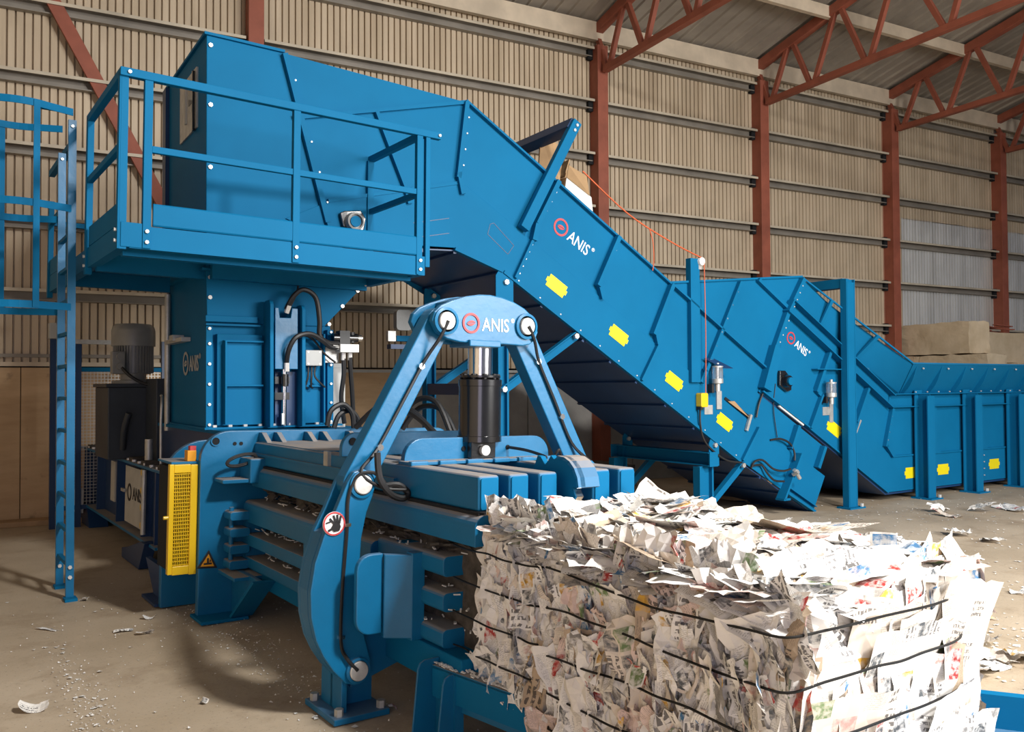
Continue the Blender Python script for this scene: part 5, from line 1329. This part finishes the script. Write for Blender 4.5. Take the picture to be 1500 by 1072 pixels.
gp = thing('portal_frame', 'tall blue portal frame of two channel posts straddling the loading conveyor', 'frame', (7.9, 0.8, 0), CONV)
for v0, s_ in ((-0.18, 1), (W + 0.12, -1)):
    po = part('portal_post', M().box(7.84, 7.855, v0, v0 + 0.09, 0.02, 2.94).box(7.855, 8.02, v0 + 0.035, v0 + 0.05, 0.02, 2.94).box(8.005, 8.02, v0, v0 + 0.09, 0.02, 2.94).box(7.86, 8.0, v0 + 0.0, v0 + 0.012, 0.02, 2.9), 'blue_paint', gp)
    part('post_foot', M().box(7.78, 8.10, v0 - 0.06, v0 + 0.14, 0, 0.02), 'blue_paint', po)
    part('anchor_bolt', M().bolt((8.06, v0 - 0.03, 0.02), (0, 0, 1), 0.022, 0.04), 'zinc', po)
part('portal_beam', M().box(7.85, 7.99, -0.12, W + 0.2, 2.83, 2.95), 'blue_paint', gp)

# waste on the conveyor
single('cardboard_sheet', M().add([(3.55, 0.55, 3.75), (3.80, 0.5, 3.75), (3.88, 0.52, 4.18), (3.72, 0.5, 4.26), (3.60, 0.55, 4.30), (3.55, 0.57, 3.75), (3.80, 0.52, 3.75), (3.88, 0.54, 4.18), (3.72, 0.52, 4.26), (3.60, 0.57, 4.30)], [(0, 1, 2, 3, 4), (9, 8, 7, 6, 5), (0, 5, 6, 1), (1, 6, 7, 2), (2, 7, 8, 3), (3, 8, 9, 4), (4, 9, 5, 0)]), 'cardboard', 'torn brown cardboard sheet standing up in the conveyor beside the arm post', 'cardboard', CONV, (3.7, 0.55, 3.75))
bx = thing('cardboard_box', 'open cardboard box with torn flaps and a white side, riding on the inclined conveyor', 'box', (4.0, 0.6, 3.3), CONV)
part('box_side', quad_slab(M(), (3.80, 0.45, 3.55), (4.25, 0.45, 3.25), (4.20, 0.45, 3.68), (3.86, 0.45, 3.86)), 'white_card', bx, label='white box side')
part('box_side', quad_slab(M(), (3.80, 0.45, 3.55), (3.85, 0.90, 3.55), (3.90, 0.90, 3.9), (3.86, 0.45, 3.86)), 'cardboard', bx)
part('box_side', quad_slab(M(), (3.85, 0.90, 3.50), (4.30, 0.90, 3.25), (4.28, 0.90, 3.70), (3.90, 0.90, 3.9)), 'cardboard', bx)
part('box_flap', quad_slab(M(), (3.86, 0.44, 3.86), (4.17, 0.44, 3.70), (4.10, 0.40, 3.90), (3.84, 0.38, 3.98)), 'cardboard', bx)
part('box_flap', quad_slab(M(), (3.90, 0.90, 3.88), (4.28, 0.90, 3.70), (4.22, 0.82, 4.02), (4.05, 0.80, 4.10)), 'cardboard', bx)
part('box_flap', quad_slab(M(), (3.87, 0.5, 3.88), (3.9, 0.88, 3.90), (4.05, 0.8, 4.12), (3.98, 0.55, 4.10)), 'cardboard', bx)
single('cardboard_scrap', quad_slab(M(), (4.28, 0.3, 2.95), (4.62, 0.3, 2.95), (4.60, 0.34, 3.14), (4.34, 0.32, 3.25)), 'cardboard', 'small corrugated cardboard corner peeking over the conveyor edge below the column', 'cardboard', CONV, (4.4, 0.3, 3.0))
single('cardboard_scrap', quad_slab(M(), (5.82, -0.022, 1.40), (6.18, -0.022, 1.20), (6.05, -0.03, 1.30), (5.92, -0.03, 1.40)), 'cardboard', 'strip of cardboard stuck in the slit of the conveyor side near the lubricator', 'cardboard', CONV, (6.0, -0.02, 1.3))
single('pull_cord', M().tube([(3.70, -0.05, 3.80), (4.3, -0.06, 3.42), (4.9, -0.06, 3.18), (5.37, -0.075, 3.03)], 0.008, 6).tube([(5.40, -0.085, 2.99), (5.41, -0.09, 2.2), (5.40, -0.09, 1.50)], 0.006, 6), 'orange_cord', 'orange pull cord sagging to the pulley post and dropping to the yellow switch', 'cord', CONV, (5.37, -0.07, 3.0), smooth=True)
single('hanging_cord', M().tube([(4.60, -0.06, 3.29), (4.66, -0.05, 3.15), (4.67, -0.05, 2.95), (4.66, -0.04, 2.84)], 0.006, 6), 'orange_cord', 'short orange cord end hanging down from the pull cord', 'cord', CONV, (4.6, -0.06, 3.25), smooth=True)
single('leaning_stake', M().cyl((3.4, 2.7, 0.0), (3.4, 2.7, 0.83), 0.045, 12), 'blue_paint', 'short blue post standing on rubbish behind the press beams', 'post', CONV, (3.4, 2.7, 0), smooth=True)
# ------------------------------------------------------------------ bale table in front of the press
bt = thing('bale_table', 'blue bale table with raised side rails and gusset legs, under the paper bales', 'table', (2.8, 2.2, 0))
part('table_top', M().prism([(1.99, 3.33), (2.12, 2.5), (2.17, 1.9), (2.1, 0.9), (4.3, 0.75), (3.75, 1.64), (3.60, 1.87), (3.30, 2.5), (3.10, 3.33)], 'z', 0.165, 0.19), 'blue_cast', bt)


def rail(name, pts, z0, z1, t, parent, mat, zin=0.0):
    mb = M(); n = len(pts); v = []
    for i, (x, y) in enumerate(pts):
        dx = pts[min(i + 1, n - 1)][0] - pts[max(i - 1, 0)][0]; dy = pts[min(i + 1, n - 1)][1] - pts[max(i - 1, 0)][1]
        l = math.hypot(dx, dy); nx, ny = -dy / l, dx / l
        v += [(x, y, z0), (x, y, z1), (x + nx * t, y + ny * t, z1 + zin), (x + nx * t, y + ny * t, z0)]
    f = []
    for i in range(n - 1):
        f += [(i * 4 + j, i * 4 + (j + 1) % 4, i * 4 + 4 + (j + 1) % 4, i * 4 + 4 + j) for j in range(4)]
    f += [(0, 1, 2, 3), (n * 4 - 1, n * 4 - 2, n * 4 - 3, n * 4 - 4)]
    return part(name, mb.add(v, f), mat, parent)


lp = [(1.955, 3.36), (1.972, 3.25), (2.02, 2.95), (2.062, 2.70), (2.093, 2.49), (2.125, 2.2), (2.145, 1.9), (2.15, 1.5), (2.13, 1.0)]
rail('side_rail', lp, 0.205, 0.34, 0.012, bt, 'blue_paint')
rail('rail_top', lp, 0.332, 0.344, 0.075, bt, 'blue_dusty')
rail('rail_upstand', [(x + 0.075, y) for x, y in lp], 0.19, 0.372, 0.012, bt, 'blue_dusty')
rail('side_rail', [(3.75, 1.64), (3.60, 1.87)], 0.165, 0.325, 0.05, bt, 'blue_paint')
rail('side_rail', [(4.35, 0.70), (3.755, 1.633)], 0.165, 0.325, 0.05, bt, 'blue_paint')
rail('side_rail', [(3.595, 1.875), (3.33, 2.5), (3.14, 3.3)], 0.165, 0.325, 0.05, bt, 'blue_paint')
for y, x0, x1, zt in ((3.37, 1.885, 1.975, 0.37), (3.22, 1.925, 2.0, 0.335)):
    part('gusset_leg', M().prism([(x0 - 0.035, 0), (x1 + 0.03, 0), (x1 + 0.02, zt), (x0 + 0.035, zt), (x0 + 0.01, zt - 0.012), (x0, zt - 0.035)], 'y', y - 0.006, y + 0.006), 'blue_cast', bt, bevel=0.003)
part('leg_web', M().box(1.975, 2.02, 3.2, 3.38, 0.0, 0.33), 'blue_cast', bt)
for x, y in ((2.2, 1.2), (3.6, 1.2), (3.0, 3.1), (3.4, 1.6)):
    part('table_leg', M().box(x, x + 0.1, y, y + 0.1, 0, 0.165), 'blue_cast', bt)

# ------------------------------------------------------------------ paper bales
RNG = random.Random(11)


def add_sheet(V_, F_, UV_, RN_, c, n, up, w, h, amp, curl, nx, ny, fu=14.0, fv=9.0, rag=0.08):
    n = Vector(n).normalized(); u = Vector(up).cross(n)
    if u.length < 1e-3: u = Vector((1, 0, 0))
    u.normalize(); v = n.cross(u)
    o = Vector((RNG.uniform(0, 90), RNG.uniform(0, 90), RNG.uniform(0, 90)))
    k0 = len(V_); rv = RNG.random()
    fl = RNG.choice((1, -1)); us = RNG.choice((0, 1)); sc = RNG.uniform(1.1, 1.9)
    uo, vo = RNG.randint(0, 60), RNG.randint(0, 60)
    fold = RNG.uniform(-0.3, 0.3); fa = RNG.uniform(0, 3.14); fk = RNG.uniform(-0.6, 0.6)
    cf, sf = math.cos(fa), math.sin(fa)
    for j in range(ny + 1):
        for i in range(nx + 1):
            a = i / nx - 0.5; b_ = j / ny - 0.5
            q = Vector((a * w * fu, b_ * h * fv, 0)) + o
            d = amp * (1.6 * (0.5 - abs(noise.noise(q))) + 0.7 * noise.noise(q * 2.3))
            d += curl * (a * a * 2 - 0.2)
            d += fk * max(0.0, (a * cf + b_ * sf) - fold) * min(w, h) * 0.6
            e = rag if (i in (0, nx) or j in (0, ny)) else 0.02
            ja = noise.noise(q * 1.7 + Vector((31, 0, 0))) * e; jb = noise.noise(q * 1.7 + Vector((0, 57, 0))) * e
            p = Vector(c) + u * (a + ja) * w + v * (b_ + jb) * h + n * d
            V_.append(tuple(p))
            tu, tv = ((a + .5) * w, (b_ + .5) * h * fl) if us else ((b_ + .5) * h, (a + .5) * w * fl)
            UV_.append((tu * sc * 2 + uo, tv * sc * 2 + vo)); RN_.append(rv)
    for j in range(ny):
        for i in range(nx):
            k = k0 + j * (nx + 1) + i
            if (i + j) % 2: F_.extend([(k, k + 1, k + nx + 2), (k, k + nx + 2, k + nx + 1)])
            else: F_.extend([(k, k + 1, k + nx + 1), (k + 1, k + nx + 2, k + nx + 1)])


def paper_obj(name, data, mat, parent, kind=None):
    V_, F_, UV_, RN_ = data
    off = INV[parent.name]
    me = bpy.data.meshes.new(name)
    me.from_pydata([(x - off[0], y - off[1], z - off[2]) for x, y, z in V_], [], F_)
    uvl = me.uv_layers.new(name='UVMap')
    li = [0] * len(me.loops); me.loops.foreach_get('vertex_index', li)
    flat = []
    for i in li: flat += UV_[i]
    uvl.data.foreach_set('uv', flat)
    at = me.attributes.new('rnd', 'FLOAT', 'POINT'); at.data.foreach_set('value', RN_)
    me.materials.append(MAT[mat])
    o = bpy.data.objects.new(name, me); COL.objects.link(o); o.parent = parent
    INV[o.name] = off
    if kind: o['kind'] = kind
    return o


def rv(a, b_): return RNG.uniform(a, b_)


def bulge(y, z, y0, y1, z0, z1):
    return math.sin(math.pi * max(0, min(1, (y - y0) / (y1 - y0)))) * math.sin(math.pi * max(0, min(1, (z - z0) / (z1 - z0))))


def make_bale(t, x0, x1, y0, y1, z0, z1, n_left, n_front, n_top, n_right, n_parts, ysee):
    """sheets on the faces that show; the largest n_parts become parts, the rest one loose heap of crumpled paper"""
    sheets = []
    for k in range(n_left):
        y = rv(ysee, y1) if RNG.random() < .05 else rv(y0, y1); z = rv(z0 + .02, z1 - 0.0)
        big = RNG.random()
        w, h = (rv(0.13, 0.24), rv(0.15, 0.30)) if big > 0.6 else (rv(0.05, 0.12), rv(0.08, 0.20))
        nrm = (-1, rv(-0.6, 0.6), rv(-0.4, 0.4))
        x = x0 + rv(0.0, 0.05) - 0.02 * bulge(y, z, y0, y1, z0, z1) + 0.05 * max(0, (z - z1 + 0.1) / 0.1)
        sheets.append(((x, y, z), nrm, (rv(-.3, .3), rv(-.5, .5), 1), w, h, rv(0.016, 0.034), rv(-0.02, 0.035), 9, 10, 24, 9, 0.12))
    for k in range(n_front):
        big = RNG.random() > 0.4
        w, h = (rv(0.24, 0.44), rv(0.26, 0.5)) if big else (rv(0.08, 0.2), rv(0.10, 0.24))
        x = rv(x0 + 0.42 * w, x1 - 0.4 * w); z = rv(z0, z1 - 0.44 * h)
        bow = 0.045 * math.sin(math.pi * (x - x0) / (x1 - x0))
        y = y0 + (rv(-0.012, 0.012) if big else rv(-0.016, 0.004)) - bow + 0.10 * max(0, (x - x1 + 0.2) / 0.2)
        nrm = (rv(-0.08, 0.08) + 0.5 * max(0, (x - x1 + 0.2) / 0.2) - 0.15 * math.cos(math.pi * (x - x0) / (x1 - x0)), -1, rv(-0.05, 0.10))
        sheets.append(((x, y, z), nrm, (rv(-.25, .25) if RNG.random() < .7 else rv(-1, 1), 0, 1), w, h, rv(0.004, 0.012), rv(-0.012, 0.01), 9, 9, 8, 6, 0.05))
    for k in range(n_front // 3):
        w, h = rv(0.14, 0.3), rv(0.10, 0.2)
        x = rv(x0 + 0.3 * w, x1 - 0.4 * w)
        sheets.append(((x, y0 + rv(0.0, 0.04), z1 - rv(0.0, 0.07)), (rv(-.2, .2), -1, rv(0.2, 0.9)), (rv(-.3, .3), 0, 1), w, h, rv(0.006, 0.014), rv(-0.03, 0.0), 9, 9, 9, 7, 0.06))
    for k in range(n_top):
        x = rv(x0, x1); y = rv(y0, min(y1, ysee))
        big = RNG.random()
        w, h = (rv(0.20, 0.38), rv(0.18, 0.32)) if big > 0.5 else (rv(0.08, 0.2), rv(0.06, 0.16))
        x = min(max(x, x0 + 0.3 * w), x1 - 0.4 * w); y = min(y, y1 - 0.3 * h) if y1 < ysee else y
        y = max(y, y0 + 0.38 * h)
        e = max(0, (y0 + 0.13 - y) / 0.13)
        z = z1 + rv(-0.035, 0.02) - 0.05 * e - 0.04 * max(0, (x0 + 0.08 - x) / 0.08) - 0.04 * max(0, (x - x1 + 0.1) / 0.1)
        nrm = (rv(-0.22, 0.22), rv(-0.25, 0.2) - 0.3 * e, 1)
        sheets.append(((x, y, z), nrm, (rv(-1, 1), rv(-1, 1), 0.0), w, h, rv(0.008, 0.02), rv(-0.04, 0.05), 8, 8, 12, 12, 0.08))
    for k in range(n_right):
        y = rv(y0, y1); z = rv(z0, z1)
        sheets.append(((x1 + rv(-0.05, 0.0), y, min(z, z1 - 0.1)), (1, rv(-.6, .6), rv(-.4, .5)), (0, rv(-.4, .4), 1), rv(0.08, 0.18), rv(0.1, 0.22), rv(0.01, 0.025), rv(-0.04, 0.04), 7, 7, 14, 10, 0.1))
    order = sorted(range(len(sheets)), key=lambda i: -sheets[i][3] * sheets[i][4])
    keep = set(order[:n_parts])
    rest = ([], [], [], [])
    for i, s_ in enumerate(sheets):
        if i in keep:
            d = ([], [], [], [])
            add_sheet(*d, *s_)
            paper_obj('paper_sheet', d, 'newsprint', t)
        else:
            add_sheet(*rest, *s_)
    paper_obj('crumpled_paper', rest, 'newsprint', t, 'stuff')


def core(t, x0, x1, y0, y1, z0, z1):
    bm = bmesh.new(); bmesh.ops.create_cube(bm, size=1)
    bmesh.ops.subdivide_edges(bm, edges=bm.edges, cuts=14, use_grid_fill=True)
    for v in bm.verts:
        p = Vector((x0 + (v.co.x + .5) * (x1 - x0), y0 + (v.co.y + .5) * (y1 - y0), z0 + (v.co.z + .5) * (z1 - z0)))
        v.co = p + noise.noise_vector(p * 14) * 0.02
    mb = M(); bm.verts.index_update(); mb.v = [tuple(v.co) for v in bm.verts]; mb.f = [tuple(v.index for v in f.verts) for f in bm.faces]; bm.free()
    part('shaded_bale_core', mb, 'rubbish', t, kind='stuff')  # core coloured dark so the gaps between sheets look shaded


b1 = thing('paper_bale', 'big bale of pressed newspapers standing alone at the front end of the bale table', 'bale', (2.6, 2.1, 0.19), group='newspaper bales')
BX0, BX1, BY0, BY1 = 2.07, 3.17, 1.57, 2.63
core(b1, BX0 + 0.05, BX1 - 0.05, BY0 + 0.05, BY1 - 0.04, 0.195, 0.93)
make_bale(b1, BX0, BX1, BY0, BY1, 0.21, 0.965, 520, 210, 420, 120, 300, 2.64)
b2 = thing('paper_bale', 'next bale of pressed newspapers still half inside the blue press', 'bale', (2.55, 3.2, 0.285), group='newspaper bales')
core(b2, 2.12, 3.0, 2.72, 5.4, 0.285, 0.97)
make_bale(b2, 2.085, 3.10, 2.67, 3.07, 0.31, 1.0, 300, 30, 260, 60, 240, 3.05)


def lone_sheet(t, c, n, up, w, h, amp=0.012, curl=0.0):
    d = ([], [], [], [])
    add_sheet(*d, c, n, up, w, h, amp, curl, 9, 9, 9, 7, 0.05)
    return paper_obj('paper_sheet', d, 'newsprint', t)


# loose sheets standing off the bales
lone_sheet(b2, (2.14, 2.98, 1.03), (-0.25, -0.75, 0.6), (1, 0.2, 0.5), 0.22, 0.10)
lone_sheet(b2, (2.98, 2.95, 1.05), (-0.4, -0.8, 0.8), (0.6, 0, 0.6), 0.22, 0.12, 0.012, 0.06)
lone_sheet(b2, (2.4, 2.85, 1.0), (0.1, -0.7, 0.9), (1, 0, 0.1), 0.3, 0.15)
lone_sheet(b2, (2.75, 2.8, 1.0), (0.3, -0.5, 0.9), (1, 0, 0.2), 0.3, 0.2)
lone_sheet(b1, (2.13, 1.75, 0.93), (-0.35, -0.4, 0.9), (1, 0, 0.1), 0.34, 0.26, 0.012, -0.05)
lone_sheet(b1, (2.25, 1.60, 0.93), (-0.25, -0.8, 0.55), (1, 0, 0.0), 0.36, 0.2, 0.012, -0.05)
lone_sheet(b1, (2.86, 1.72, 1.0), (-0.9, -0.4, 0.2), (0.3, 0.2, 1), 0.09, 0.13, 0.01)
lone_sheet(b1, (2.84, 1.535, 0.84), (0.12, -1, 0.1), (0.25, 0, 1), 0.30, 0.22, 0.006)
lone_sheet(b1, (2.42, 1.535, 0.5), (-0.05, -1, 0.05), (0.1, 0, 1), 0.36, 0.5, 0.008)
lone_sheet(b1, (2.52, 1.53, 0.78), (0.05, -1, 0.1), (-0.1, 0, 1), 0.3, 0.26, 0.008)
lone_sheet(b1, (2.17, 1.56, 0.6), (-0.35, -1, 0.05), (0.0, 0, 1), 0.2, 0.5, 0.012, -0.04)
# baling wires: one loop round each bale at every height
for z in (0.885, 0.74, 0.575, 0.425, 0.28):
    pts = []
    n = 9
    for k in range(n + 1):
        t_ = k / n
        pts.append((BX0 - 0.043 - 0.018 * math.sin(math.pi * t_) + rv(-.003, .003), BY1 - 0.02 + (BY0 - 0.055 - BY1 + .02) * t_, z + rv(-.004, .004) + 0.012 * math.sin(5 * t_ + z * 9)))
    for k in range(1, n + 1):
        t_ = k / n
        pts.append((BX0 - 0.03 + (BX1 - 0.06 - BX0) * t_, BY0 - 0.072 - 0.045 * math.sin(math.pi * t_) + 0.09 * max(0, t_ - 0.86) / 0.14, z + rv(-.004, .004) + 0.010 * math.sin(4 * t_)))
    pts += [(BX1 + 0.015, BY0 + 0.12, z), (BX1 + 0.02, BY1 - 0.1, z), (BX1 - 0.1, BY1 + 0.012, z), (BX0 + 0.1, BY1 + 0.012, z), pts[0]]
    part('tie_wire', M().tube(pts, 0.0042, 5), 'tie_wire', b1, True)
for z in (0.885, 0.735, 0.585, 0.44):
    pts = [(2.030 - 0.012 * math.sin(math.pi * k / 6) + rv(-.003, .003), 3.30 - 0.60 * k / 6, z + rv(-.004, .004)) for k in range(7)] + [(2.12, 2.655, z), (2.6, 2.645, z), (3.05, 2.65, z), (3.12, 2.8, z), (3.12, 3.3, z)]
    part('tie_wire', M().tube(pts, 0.0042, 5), 'tie_wire', b2, True)

# ------------------------------------------------------------------ scraps and litter on the floor
def scrap(x, y, l, w, z, label, mat='newsprint', tilt=0.3, cat='paper'):
    t_ = thing('paper_scrap', label, cat, (x, y, 0), IDENT, 'waste paper scattered on the floor')
    d = ([], [], [], [])
    add_sheet(*d, (x, y, z * 0.45 + 0.004), (rv(-tilt, tilt), rv(-tilt, tilt), 1), (rv(-1, 1), rv(-1, 1), 0), l, w, z * 0.5, rv(-0.02, 0.05), 7, 7, 14, 14, 0.15)
    zm = min(p[2] for p in d[0])
    d = ([(p[0], p[1], p[2] - zm + 0.001) for p in d[0]], d[1], d[2], d[3])
    paper_obj('sheet', d, mat, t_)


for x, y, l, w, z, lb in (
        (9.00, 4.57, 0.28, 0.2, 0.10, 'crumpled grey-white sheet on the open floor behind the front bale, largest there'),
        (8.93, 4.20, 0.24, 0.18, 0.05, 'flat folded white sheet beside the crumpled one on the floor behind the bale'),
        (10.45, 5.55, 0.22, 0.16, 0.12, 'upright crumpled white paper on the floor, in front of the channel posts'),
        (10.2, 5.3, 0.3, 0.12, 0.04, 'thin strip of torn paper on the floor near the upright crumpled paper'),
        (11.35, 5.1, 0.5, 0.2, 0.06, 'brown torn paper lying at the right edge of the frame'),
        (10.9, 5.25, 0.3, 0.2, 0.05, 'dark torn paper left of the brown one at the right edge'),
        (7.9, 3.9, 0.22, 0.10, 0.03, 'torn white paper strip on the floor along the crack behind the bale'),
        (5.99, 2.95, 0.26, 0.10, 0.03, 'narrow grey paper strip on the floor right of the bale, halfway up'),
        (6.9, 3.05, 0.12, 0.10, 0.05, 'small dark edged paper corner at the right edge of the floor'),
        (5.40, 2.60, 0.22, 0.12, 0.05, 'white folded paper card on the floor right of the bale'),
        (5.12, 2.42, 0.26, 0.15, 0.06, 'red and white printed paper in the litter right of the bale'),
        (5.25, 2.33, 0.22, 0.16, 0.06, 'crumpled printed sheet at the right end of the litter line'),
        (4.85, 2.50, 0.24, 0.16, 0.06, 'orange and white printed sheet next to the bale at the blue table rail'),
        (4.70, 2.33, 0.30, 0.12, 0.05, 'long torn sheet on the floor just behind the blue table rail'),
        (4.95, 2.36, 0.22, 0.12, 0.04, 'white crumpled strip between the printed sheets by the table rail'),
        (1.20, 6.06, 0.12, 0.06, 0.03, 'grey and white crumpled scrap on the floor between ladder and press'),
        (1.30, 5.90, 0.10, 0.05, 0.02, 'tan paper scrap on the floor beside the grey crumpled one'),
        (1.41, 6.28, 0.08, 0.05, 0.03, 'small tan scrap in the shadow beside the yellow guard'),
        (0.80, 6.40, 0.17, 0.04, 0.015, 'dark twisted strip on the floor left of the ladder shadow'),
        (1.26, 4.45, 0.045, 0.04, 0.02, 'small white crumb on the bare floor before the press'),
        (1.985, 3.80, 0.05, 0.03, 0.02, 'small white crumb in front of the press foot plate'),
        (1.13, 7.10, 0.07, 0.05, 0.02, 'white paper corner lying beside the ladder foot'),
        (0.55, 4.85, 0.13, 0.08, 0.008, 'thin dark wire-edged scrap on the floor at lower left')):
    scrap(x, y, l, w, z, lb)
t_ = thing('waste_block', 'dark brown bundled waste block under the tail of the inclined conveyor', 'waste', (9.5, 7.75, 0))
mb = M(); 
bm = bmesh.new(); bmesh.ops.create_cube(bm, size=1); bmesh.ops.subdivide_edges(bm, edges=bm.edges, cuts=6, use_grid_fill=True)
for v in bm.verts:
    p = Vector((9.5 + v.co.x * 0.55, 7.75 + v.co.y * 0.5, 0.13 + v.co.z * 0.25)); v.co = p + noise.noise_vector(p * 5) * 0.06
    v.co.z = max(v.co.z, 0.0)
bm.verts.index_update(); mb.v = [tuple(v.co) for v in bm.verts]; mb.f = [tuple(v.index for v in f.verts) for f in bm.faces]; bm.free()
part('waste_body', mb, 'plank_wood', t_)
mb = M()
rng = random.Random(21)
for k in range(9):
    z = 0.03 + 0.058 * k
    mb.bar((6.3 + rng.uniform(-.15, .15), 8.9 + rng.uniform(-.1, .1), z), (7.9 + rng.uniform(-.2, .2), 8.8 + rng.uniform(-.1, .1), z + rng.uniform(-.01, .01)), 0.7 + rng.uniform(-.1, .1), 0.05)
single('flattened_waste', mb, 'rubbish', 'dark low stack of flattened waste on the floor behind the right yoke arm', 'waste', IDENT, (7.1, 8.85, 0), kind='stuff')
mb = M()
for (cx, cy, sx, sy, n_) in ((0.78, 4.4, 0.06, 0.8, 420), (1.15, 5.6, 0.35, 0.8, 70), (1.75, 5.2, 0.12, 0.9, 420), (1.7, 6.3, 0.5, 0.4, 120), (8.5, 4.3, 2.2, 0.9, 420), (5.0, 2.5, 0.7, 0.25, 330), (7, 3.3, 1.5, .5, 160), (3.5, 5.5, 1.5, 1.5, 200), (1.2, 4.3, .8, .8, 130), (10, 5.8, 2, .5, 200)):
    for k in range(n_):
        x = rng.gauss(cx, sx); y = rng.gauss(cy, sy)
        l = rng.uniform(0.002, 0.006) * (1.0 if rng.random() > .1 else 2.2) * (1 if x < 3 else 2.2); a = rng.uniform(0, 6.28); w = l * rng.uniform(.4, 1)
        ca, sa = math.cos(a), math.sin(a)
        z = 0.002 + rng.uniform(0, .006)
        mb.add([(x + ca * l - sa * w, y + sa * l + ca * w, z), (x - ca * l - sa * w, y - sa * l + ca * w, z + rng.uniform(0, .006)), (x - ca * l + sa * w, y - sa * l - ca * w, z), (x + ca * l + sa * w, y + sa * l - ca * w, z + rng.uniform(0, .008))], [(0, 1, 2, 3)])
single('paper_litter', mb, 'white_card', 'fine torn paper litter sprinkled over the concrete floor', 'litter', IDENT, (3, 4, 0), kind='stuff')
mb = M()
for k in range(170):
    t_ = rng.random(); i = min(int(t_ * 6), 5); x0, y0 = lp[i]; x1, y1 = lp[i + 1]; q = rng.random()
    x = x0 + (x1 - x0) * q + rng.uniform(0.01, 0.065); y = y0 + (y1 - y0) * q; l = rng.uniform(0.003, 0.012)
    mb.bar((x, y - l, 0.348), (x + rng.uniform(-l, l), y + l, 0.348 + rng.uniform(0, .01)), l * 1.2, 0.004)
single('rail_litter', mb, 'white_card', 'white paper crumbs lying on the blue bale table rail', 'litter', IDENT, (2.05, 2.8, 0.345), kind='stuff')
mb = M()
for k in range(220):
    x = rng.uniform(2.4, 3.9); y = rng.uniform(0.9, 1.9); l = rng.uniform(0.005, 0.03); a = rng.uniform(0, 6.28)
    if x > 3.6 - (y - 1.87) * 0.65 - 0.06 or x < 2.2: continue
    mb.bar((x, y, 0.193), (x + l * math.cos(a), y + l * math.sin(a), 0.193 + rng.uniform(0, .02)), l * .8, 0.004)
single('table_litter', mb, 'white_card', 'paper crumbs on the blue bale table beside the front bale', 'litter', IDENT, (3.2, 1.4, 0.19), kind='stuff')
